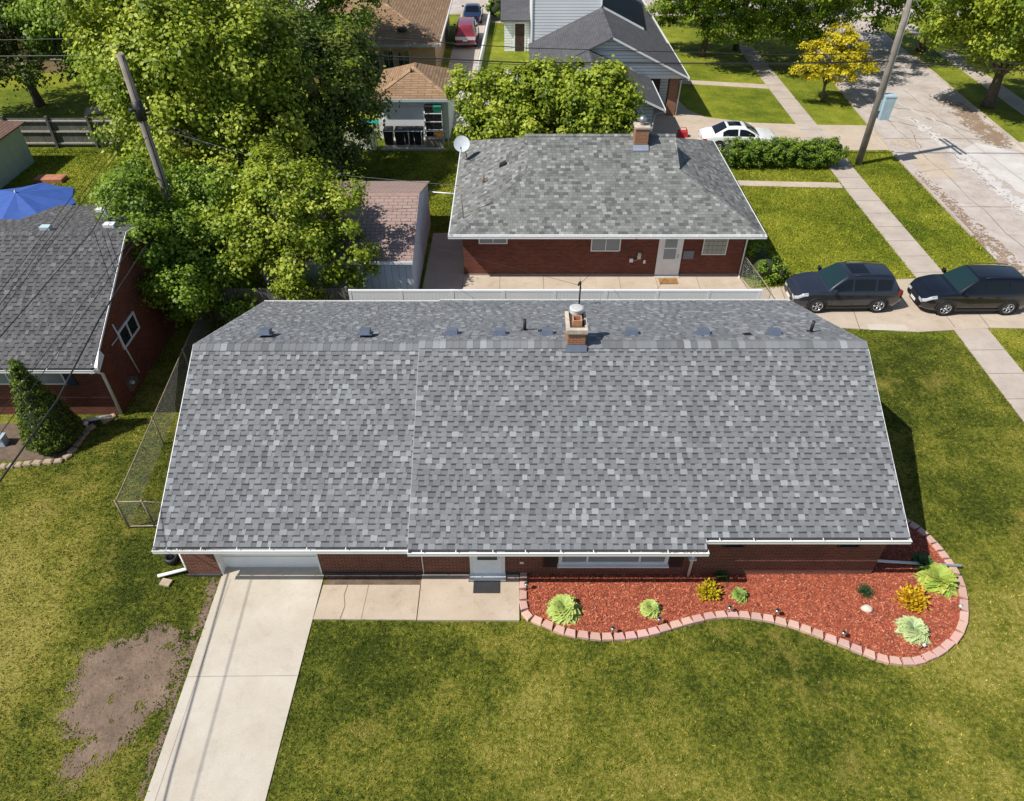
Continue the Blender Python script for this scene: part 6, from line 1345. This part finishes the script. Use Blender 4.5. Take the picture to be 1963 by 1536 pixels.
bl = [B_(2.05, 42.50, 4.20, 1.80), B_(0.65, 42.50, 4.30, 1.30), B_(3.53, 42.30, 4.90, 1.10), B_(1.67, 42.20, 5.10, 1.00), B_(3.16, 41.90, 3.40, 1.40), B_(1.12, 41.50, 2.60, 1.30), B_(2.60, 41.30, 2.20, 1.20)]
t = tree('flowering_tree', 'middle broad leaved tree of the three behind the weathered roof', (2.1, 42.3), bl, PY, 22, .26, 3.6, 34, .16, clump_r=.45)
bl = [B_(4.93, 41.90, 4.20, 1.70), B_(5.39, 41.90, 5.00, 1.00), B_(3.81, 41.10, 4.00, 1.30), B_(6.42, 40.90, 3.60, 0.90), B_(5.95, 41.70, 4.00, 1.20), B_(4.28, 40.90, 3.00, 1.30), B_(5.77, 40.60, 2.80, 1.10), B_(4.56, 40.10, 2.00, 0.90)]
t = tree('flowering_tree', 'right broad leaved tree against the white siding wall', (4.9, 41.2), bl, PY, 23, .26, 3.6, 34, .16, clump_r=.45)
PF = [(.08, .14, .012), (.15, .24, .016), (.24, .33, .02), (.34, .42, .04)]
tree('honey_locust_tree', 'left fine leaved tree by the far sidewalk, near the white house roof', (15.9, 64.5), [B_(15.2, 65, 4.2, 2.6), B_(13.6, 66, 3.4, 1.8), B_(16.8, 64.5, 5.4, 2.4), B_(14.2, 66, 6.4, 2.4), B_(13.2, 63.5, 4.8, 1.5), B_(15.2, 61.0, 4.0, 2.2), B_(17.2, 61.4, 3.4, 1.7), B_(12.6, 66.5, 2.6, 1.5), B_(14, 60, 7.6, 2.8), B_(17, 59.5, 7.4, 2.6)], PF, 24, .26, 1.9, 30, .24, clump_r=.6, flat=.5)
tree('honey_locust_tree', 'middle fine leaved tree shading the far sidewalk', (19.2, 66.5), [B_(19.5, 66, 4.6, 2.9), B_(22, 65, 3.6, 2.1), B_(19, 67, 7, 2.8), B_(21.8, 67, 6.2, 2.4), B_(18.4, 64.2, 5.6, 1.8), B_(19.6, 61.4, 4.0, 2.2), B_(21.6, 61.6, 3.2, 1.6), B_(18.6, 60.2, 3.0, 1.2), B_(20, 58.5, 7.6, 2.7), B_(22, 56.5, 7.6, 2.4)], PF, 25, .26, 1.9, 30, .24, clump_r=.6, flat=.5)
tree('honey_locust_tree', 'right fine leaved tree overhanging the road in the upper right', (23.6, 61.8), [B_(23.4, 62.8, 4.8, 2.3), B_(25.6, 64, 5.6, 2.3), B_(22.6, 61.0, 3.4, 1.5), B_(26.5, 65, 7.4, 2.5), B_(24.6, 60.4, 4.2, 1.8), B_(22.8, 59.6, 3.4, 1.4), B_(25.4, 67, 4.0, 2.2), B_(24.5, 59.5, 8.2, 2.8)], PF, 26, .26, 1.9, 30, .2, clump_r=.6, flat=.5)
tree('golden_tree', 'small golden yellow tree on the lawn strip beside the road', (22.25, 53.2), [B_(21.8, 53.3, 2.9, 1.5, 1.0), B_(23.4, 53.6, 3.4, 1.3, 1.1), B_(20.6, 53, 2.3, 1.1, .7), B_(24.0, 53.1, 2.4, 1.2, .8), B_(22.7, 54, 4.2, 1.0, .7), B_(22.6, 52.2, 2.1, 1.0, .6), B_(21.0, 53.8, 3.3, .8, .6)], PGOLD, 27, .2, 4.6, 32, .12, clump_r=.36, flat=.5)
tree('street_tree', 'large tree with thick dark trunk across the road at the right', (33.6, 52.2), [B_(33.0, 52, 6.4, 3.0), B_(30.2, 52, 6.0, 2.2), B_(35.6, 52, 6.2, 3.0), B_(31.2, 51, 4.4, 1.6), B_(35.0, 50.4, 4.2, 2.0), B_(33, 53, 9.2, 3.2), B_(29.4, 53.4, 4.6, 1.3), B_(37.5, 51.5, 4.6, 2.0), B_(29.8, 53, 8.0, 2.2), B_(31.6, 49.4, 5.4, 2.0), B_(34.6, 48.6, 5.6, 2.2), B_(28.6, 52.0, 5.2, 1.5), B_(36.6, 48.8, 4.2, 1.8), B_(31, 48, 8.4, 2.8), B_(28, 50.5, 8.2, 2.2)], PY, 28, .28, 2.1, 34, .38, clump_r=.62)
tree('street_tree', 'dense tree further up the road behind the right utility pole', (34.8, 66), [B_(34, 66, 6, 3.4), B_(30.8, 67, 6.2, 2.8), B_(37.5, 65, 6.4, 3.4), B_(33, 68, 9, 3.2), B_(29.4, 69, 5.2, 2.0), B_(40, 62, 6, 3), B_(31.2, 62.5, 4.6, 2.2), B_(34.6, 60.8, 4.4, 2.4), B_(29.6, 65.5, 3.6, 1.8)], PG, 29, .32, 1.6, 30, .34, clump_r=.75)
tree('street_tree', 'far tree at the top behind the fine leaved trees', (22, 76), [B_(21, 76, 5, 3.2), B_(17, 75, 5.4, 3.0), B_(14, 74.5, 4.4, 2.4), B_(25.5, 77, 7.5, 3.0)], PG, 30, .32, 1.4, 28, .3, clump_r=.75)
tree('street_tree', 'tree at the right picture edge beyond the thick trunked tree', (43.5, 56), [B_(42, 57, 6, 3.6), B_(45, 55, 7, 3.6), B_(41, 61, 8, 3.2), B_(46, 60, 4.6, 3.4)], PD, 32, .34, 1.4, 28, .34, clump_r=.8)
fhs = thing('brown_house', 'dark brown house in deep shade at the top left corner', 'house', (-37, 60, 0))
b = MB(); b.box(-44, 60, 0, -30, 70, 3.0); b.build('wall', BRICKT, fhs)
b = MB(); hiproof(b, -44.6, -29.4, 59.4, 70.6, 3.0, .4); b.build('roof', BROWNROOF, fhs); window(-36, -34.6, 1, 2.2, 60, fhs); window(-40, -38.6, 1, 2.2, 60, fhs)
# evergreen cone, bushes, hedge
t = thing('evergreen_shrub', 'tall cone-shaped evergreen in front of the left brick house', 'shrub', (-15.9, 18.2, 0))
b = MB(); b.lathe([(.72, .05), (.84, .5), (.66, 1.4), (.42, 2.2), (.17, 2.95), (0, 3.3)], (-15.85, 18.15, 0), 14); b.build('inner_branches', mat('dark_evergreen_core', (.03, .045, .012), .95, .3), t)
leafcloud('foliage', [(-15.85, 18.15, .45 + i * .27, .90 - i * .072, .90 - i * .072, .34) for i in range(11)] + [(-15.87, 18.17, 3.4, .07, .07, .25)], 150, 8, .09, [(.035, .07, .008), (.08, .13, .012), (.14, .20, .016), (.22, .28, .025)], t, 41, clump_r=.10, shell=(.92, 1.02), up=.3)
def bush(name, label, blobs, pal, seed, size=.11, nc=9, nl=26, cat='bush', cr=.22, core=True):
    c0 = blobs[0]; t = thing(name, label, cat, (c0[0], c0[1], 0)); b = MB()
    for q in blobs: b.lathe([(0, -q[5] * .7), (q[3] * .55, -q[5] * .5), (q[3] * .72, 0), (q[3] * .55, q[5] * .5), (0, q[5] * .7)], (q[0], q[1], q[2]), 10)
    b.build('inner_branches', mat('dark_twigs', (.04, .06, .015), .95, .3), t)
    leafcloud('foliage', blobs, nc, nl, size, pal, t, seed, clump_r=cr, shell=(.85, 1.03)); return t
bush('leafy_bush', 'green bush at the right corner of the brick house behind the fence', [B_(11.5, 28.9, .7, .75, .7), B_(12.1, 28.8, .5, .6, .5), B_(11.3, 29.5, .8, .7, .7)], PG, 42)
bush('leafy_bush', 'round bush at the end of the driveway near the small white shed', [B_(-1.5, 76.5, 1.0, 1.0, 1.0), B_(-1.2, 77.5, 1.1, 1.0, 1.0)], PG, 43, .2, 4)
bush('leafy_bush', 'small green bush under the weathered wooden fence', [B_(-23.6, 44.0, 1.0, 1.1, 1.0), B_(-22.6, 43.6, .7, .9, .7)], PY, 44, .2, 5)
hb = []
for i in range(15):
    hb += [(12.9 + i * .42, 41.95 + .05 * math.sin(i), .80 + .02 * math.sin(i * 2.1), .62, .82, .80)]
HP = [(.06, .12, .01), (.12, .21, .016), (.2, .31, .024), (.3, .41, .04)]
bush('long_hedge', 'long clipped green hedge in front of the white sedan', hb, HP, 45, .12, 15, 16, 'hedge', .16)
bush('rounded_hedge', 'rounded lighter end shrub of the hedge beside the sidewalk', [(19.05, 41.95, .82, .72, .85, .85), (18.75, 41.8, .6, .6, .8, .6)], [(.08, .14, .012), (.15, .24, .02), (.26, .34, .03)], 46, .11, 14, 16, 'hedge', .15)
b = MB(); tag(b.build('unused', WHITE)) if False else None

# =====================================================================  GRASS BLADES (real tufts on the lawns near the camera)
def blades(name, label, n, x0, x1, y0, y1, excl, m, seed, h=(.025, .065), wd=(.008, .018), keepf=None, dens=None):
    rs = np.random.RandomState(seed); X = rs.uniform(x0, x1, n); Y = rs.uniform(y0, y1, n)
    # keep what the camera can see, thinner with distance
    dep = Y * _c + H * _s; vis = np.abs(X) < dep * .72 + 1.0
    k = vis.copy()
    for pg in excl: k &= ~inpoly(X, Y, pg)
    if keepf is not None: k &= keepf(X, Y, rs)
    X, Y = X[k], Y[k]; n = len(X); cl = vnoise(X, Y, 9.0, 1); c2 = vnoise(X, Y, 2.2, 2)
    hh = rs.uniform(h[0], h[1], n) * (.6 + .8 * cl); a = rs.uniform(0, 2 * np.pi, n); ww = rs.uniform(wd[0], wd[1], n); lean = rs.normal(0, .6, (n, 2)) * hh[:, None]
    V = np.empty((n, 3, 3)); V[:, 0, 0] = X - np.cos(a) * ww; V[:, 0, 1] = Y - np.sin(a) * ww; V[:, 1, 0] = X + np.cos(a) * ww; V[:, 1, 1] = Y + np.sin(a) * ww
    V[:, 0, 2] = V[:, 1, 2] = 0.0; V[:, 2, 0] = X + lean[:, 0]; V[:, 2, 1] = Y + lean[:, 1]; V[:, 2, 2] = hh
    C = rs.uniform(.72, 1.3, (n, 1)) * np.ones((1, 3)); st = rs.rand(n) < .15; C[st] *= np.array([1.75, 1.5, 1.8]); dk = rs.rand(n) < .2; C[dk] *= .65
    o = npmesh(name, V.reshape(-1, 3), np.arange(n * 3).reshape(n, 3), m, np.repeat(C, 3, 0)); tag(o, label, 'grass', kind='stuff'); return o
WALKP = [(-5.5, 12.6), (0.25, 12.6), (0.25, 11.02), (-5.5, 11.05)]
HOUSEP = [(-9.4, 12.5), (10.45, 12.5), (10.45, 23), (-9.4, 23)]
LHP = [(-40, 19.0), (-40, 30), (-14.1, 30), (-14.1, 19.56), (-15, 17.9), (-15.3, 17.1), (-18.6, 17.0), (-18.6, 19)]
def soilk(X, Y, rs): 
    ins = inpoly(X, Y, SOILP); return ~ins | (rs.rand(len(X)) < .05 + .5 * (vnoise(X, Y, 4.5, 9) + .35 * vnoise(X, Y, 15, 10) > 1.0))
SIDED = [(9.9, 29.0), (10.9, 28.1), (18.0, 28.9), (19.0, 29.0), (23.2, 29.0), (23.1, 24.9), (20.2, 25.0), (17.0, 24.7), (11.6, 25.2), (9.9, 25.9)]
EX = [DW, WALKP, HOUSEP, LHP, BED, SWL + SWR[::-1], SIDED]
blades('grass', 'olive green and straw coloured front lawn round the main house', 620000, -19, 24, 4.2, 25, EX, GRASSB, 51, keepf=soilk)
EX2 = [SWL + SWR[::-1], SIDED, [(12.4, 39.1), (18.72, 38.75), (18.75, 39.45), (12.4, 39.8)], [(-2.3, 25), (11, 25), (11, 39.4), (-2.3, 39.4)], [(-4.1, 25.2), (-4.1, 33.4), (-2, 33.4), (-2, 25.2)], RDL + RDR[::-1], [(-10.7, 26.7), (-4.2, 26.7), (-4.2, 34.5), (-10.7, 34.5)]]
blades('grass', 'bright green lawns between the rear houses and along the sidewalk', 300000, -13, 24, 25, 44.2, EX2, GRASS2B, 52, h=(.04, .09), wd=(.012, .025))
blades('grass', 'bright green back yard lawn by the blue umbrella', 60000, -31, -14, 30, 44.6, [], GRASS2B, 53, h=(.04, .09), wd=(.015, .03))

rs = np.random.RandomState(77); X = rs.uniform(-12, -8.2, 9000); Y = rs.uniform(6.2, 12, 9000); k = inpoly(X, Y, SOILP); X, Y = X[k][:1500], Y[k][:1500]; n = len(X)
sz = rs.uniform(.008, .032, n) * rs.uniform(.6, 1.2, n); V = np.empty((n, 5, 3))
for q, (a, b_) in enumerate(((-1, -1), (1, -.7), (.8, 1), (-.9, .8))): V[:, q, 0] = X + a * sz * rs.uniform(.6, 1.2, n); V[:, q, 1] = Y + b_ * sz * rs.uniform(.6, 1.2, n); V[:, q, 2] = .012
V[:, 4, 0] = X; V[:, 4, 1] = Y; V[:, 4, 2] = .018 + sz * .9
Fq = np.array([[0, 1, 4], [1, 2, 4], [2, 3, 4], [3, 0, 4]]); tag(npmesh('soil_clods', V.reshape(-1, 3), (np.arange(n)[:, None, None] * 5 + Fq).reshape(-1, 3), SOIL), 'loose clods of earth scattered on the bare soil patch', 'soil', kind='stuff')
# each separate piece of a repeated part becomes a part of its own
import bmesh
def split_obj(o):
    me = o.data; n = len(me.vertices); par = list(range(n))
    def f(a):
        while par[a] != a: par[a] = par[par[a]]; a = par[a]
        return a
    for e in me.edges:
        a, b = f(e.vertices[0]), f(e.vertices[1]); par[a] = b
    comp = {}
    for v in range(n): comp.setdefault(f(v), []).append(v)
    ks = list(comp); bb = []
    for k in ks:
        c = np.array([me.vertices[v].co for v in comp[k]]); bb.append((c.min(0) - .012, c.max(0) + .012))
    P = list(range(len(ks)))
    def g(a):
        while P[a] != a: a = P[a]
        return a
    for i in range(len(ks)):
        for j in range(i):
            if (bb[i][0] <= bb[j][1]).all() and (bb[j][0] <= bb[i][1]).all(): P[g(i)] = g(j)
    cl = {}
    for i, k in enumerate(ks): cl.setdefault(g(i), []).extend(comp[k])
    if len(cl) < 2: return
    groups = list(cl.values()); base = o.name.split('.')[0]
    for gi, vs in enumerate(groups):
        keep = set(vs); bm = bmesh.new(); bm.from_mesh(me); bm.verts.ensure_lookup_table()
        bmesh.ops.delete(bm, geom=[v for v in bm.verts if v.index not in keep], context='VERTS')
        m2 = bpy.data.meshes.new(base); bm.to_mesh(m2); bm.free()
        for m_ in me.materials: m2.materials.append(m_)
        c = o.copy(); c.data = m2; COL.objects.link(c)
        for ch in (list(o.children) if gi == 0 else []): ch.parent = c
    bpy.data.objects.remove(o)
SPLIT = {'gutter_hanger', 'foundation', 'rake_board', 'soffit', 'trim', 'ridge_cap', 'roof_rail', 'chrome_trim', 'door_seam', 'door_handle', 'post', 'rail', 'arm', 'grille', 'electric_meter', 'bracket'}
for o in [o for o in bpy.data.objects if o.type == 'MESH' and o.parent and (o.name.split('.')[0] in SPLIT or (o.name.startswith('roof') and o.parent.name == 'white_house' and o.name.split('.')[0] == 'roof'))]: split_obj(o)
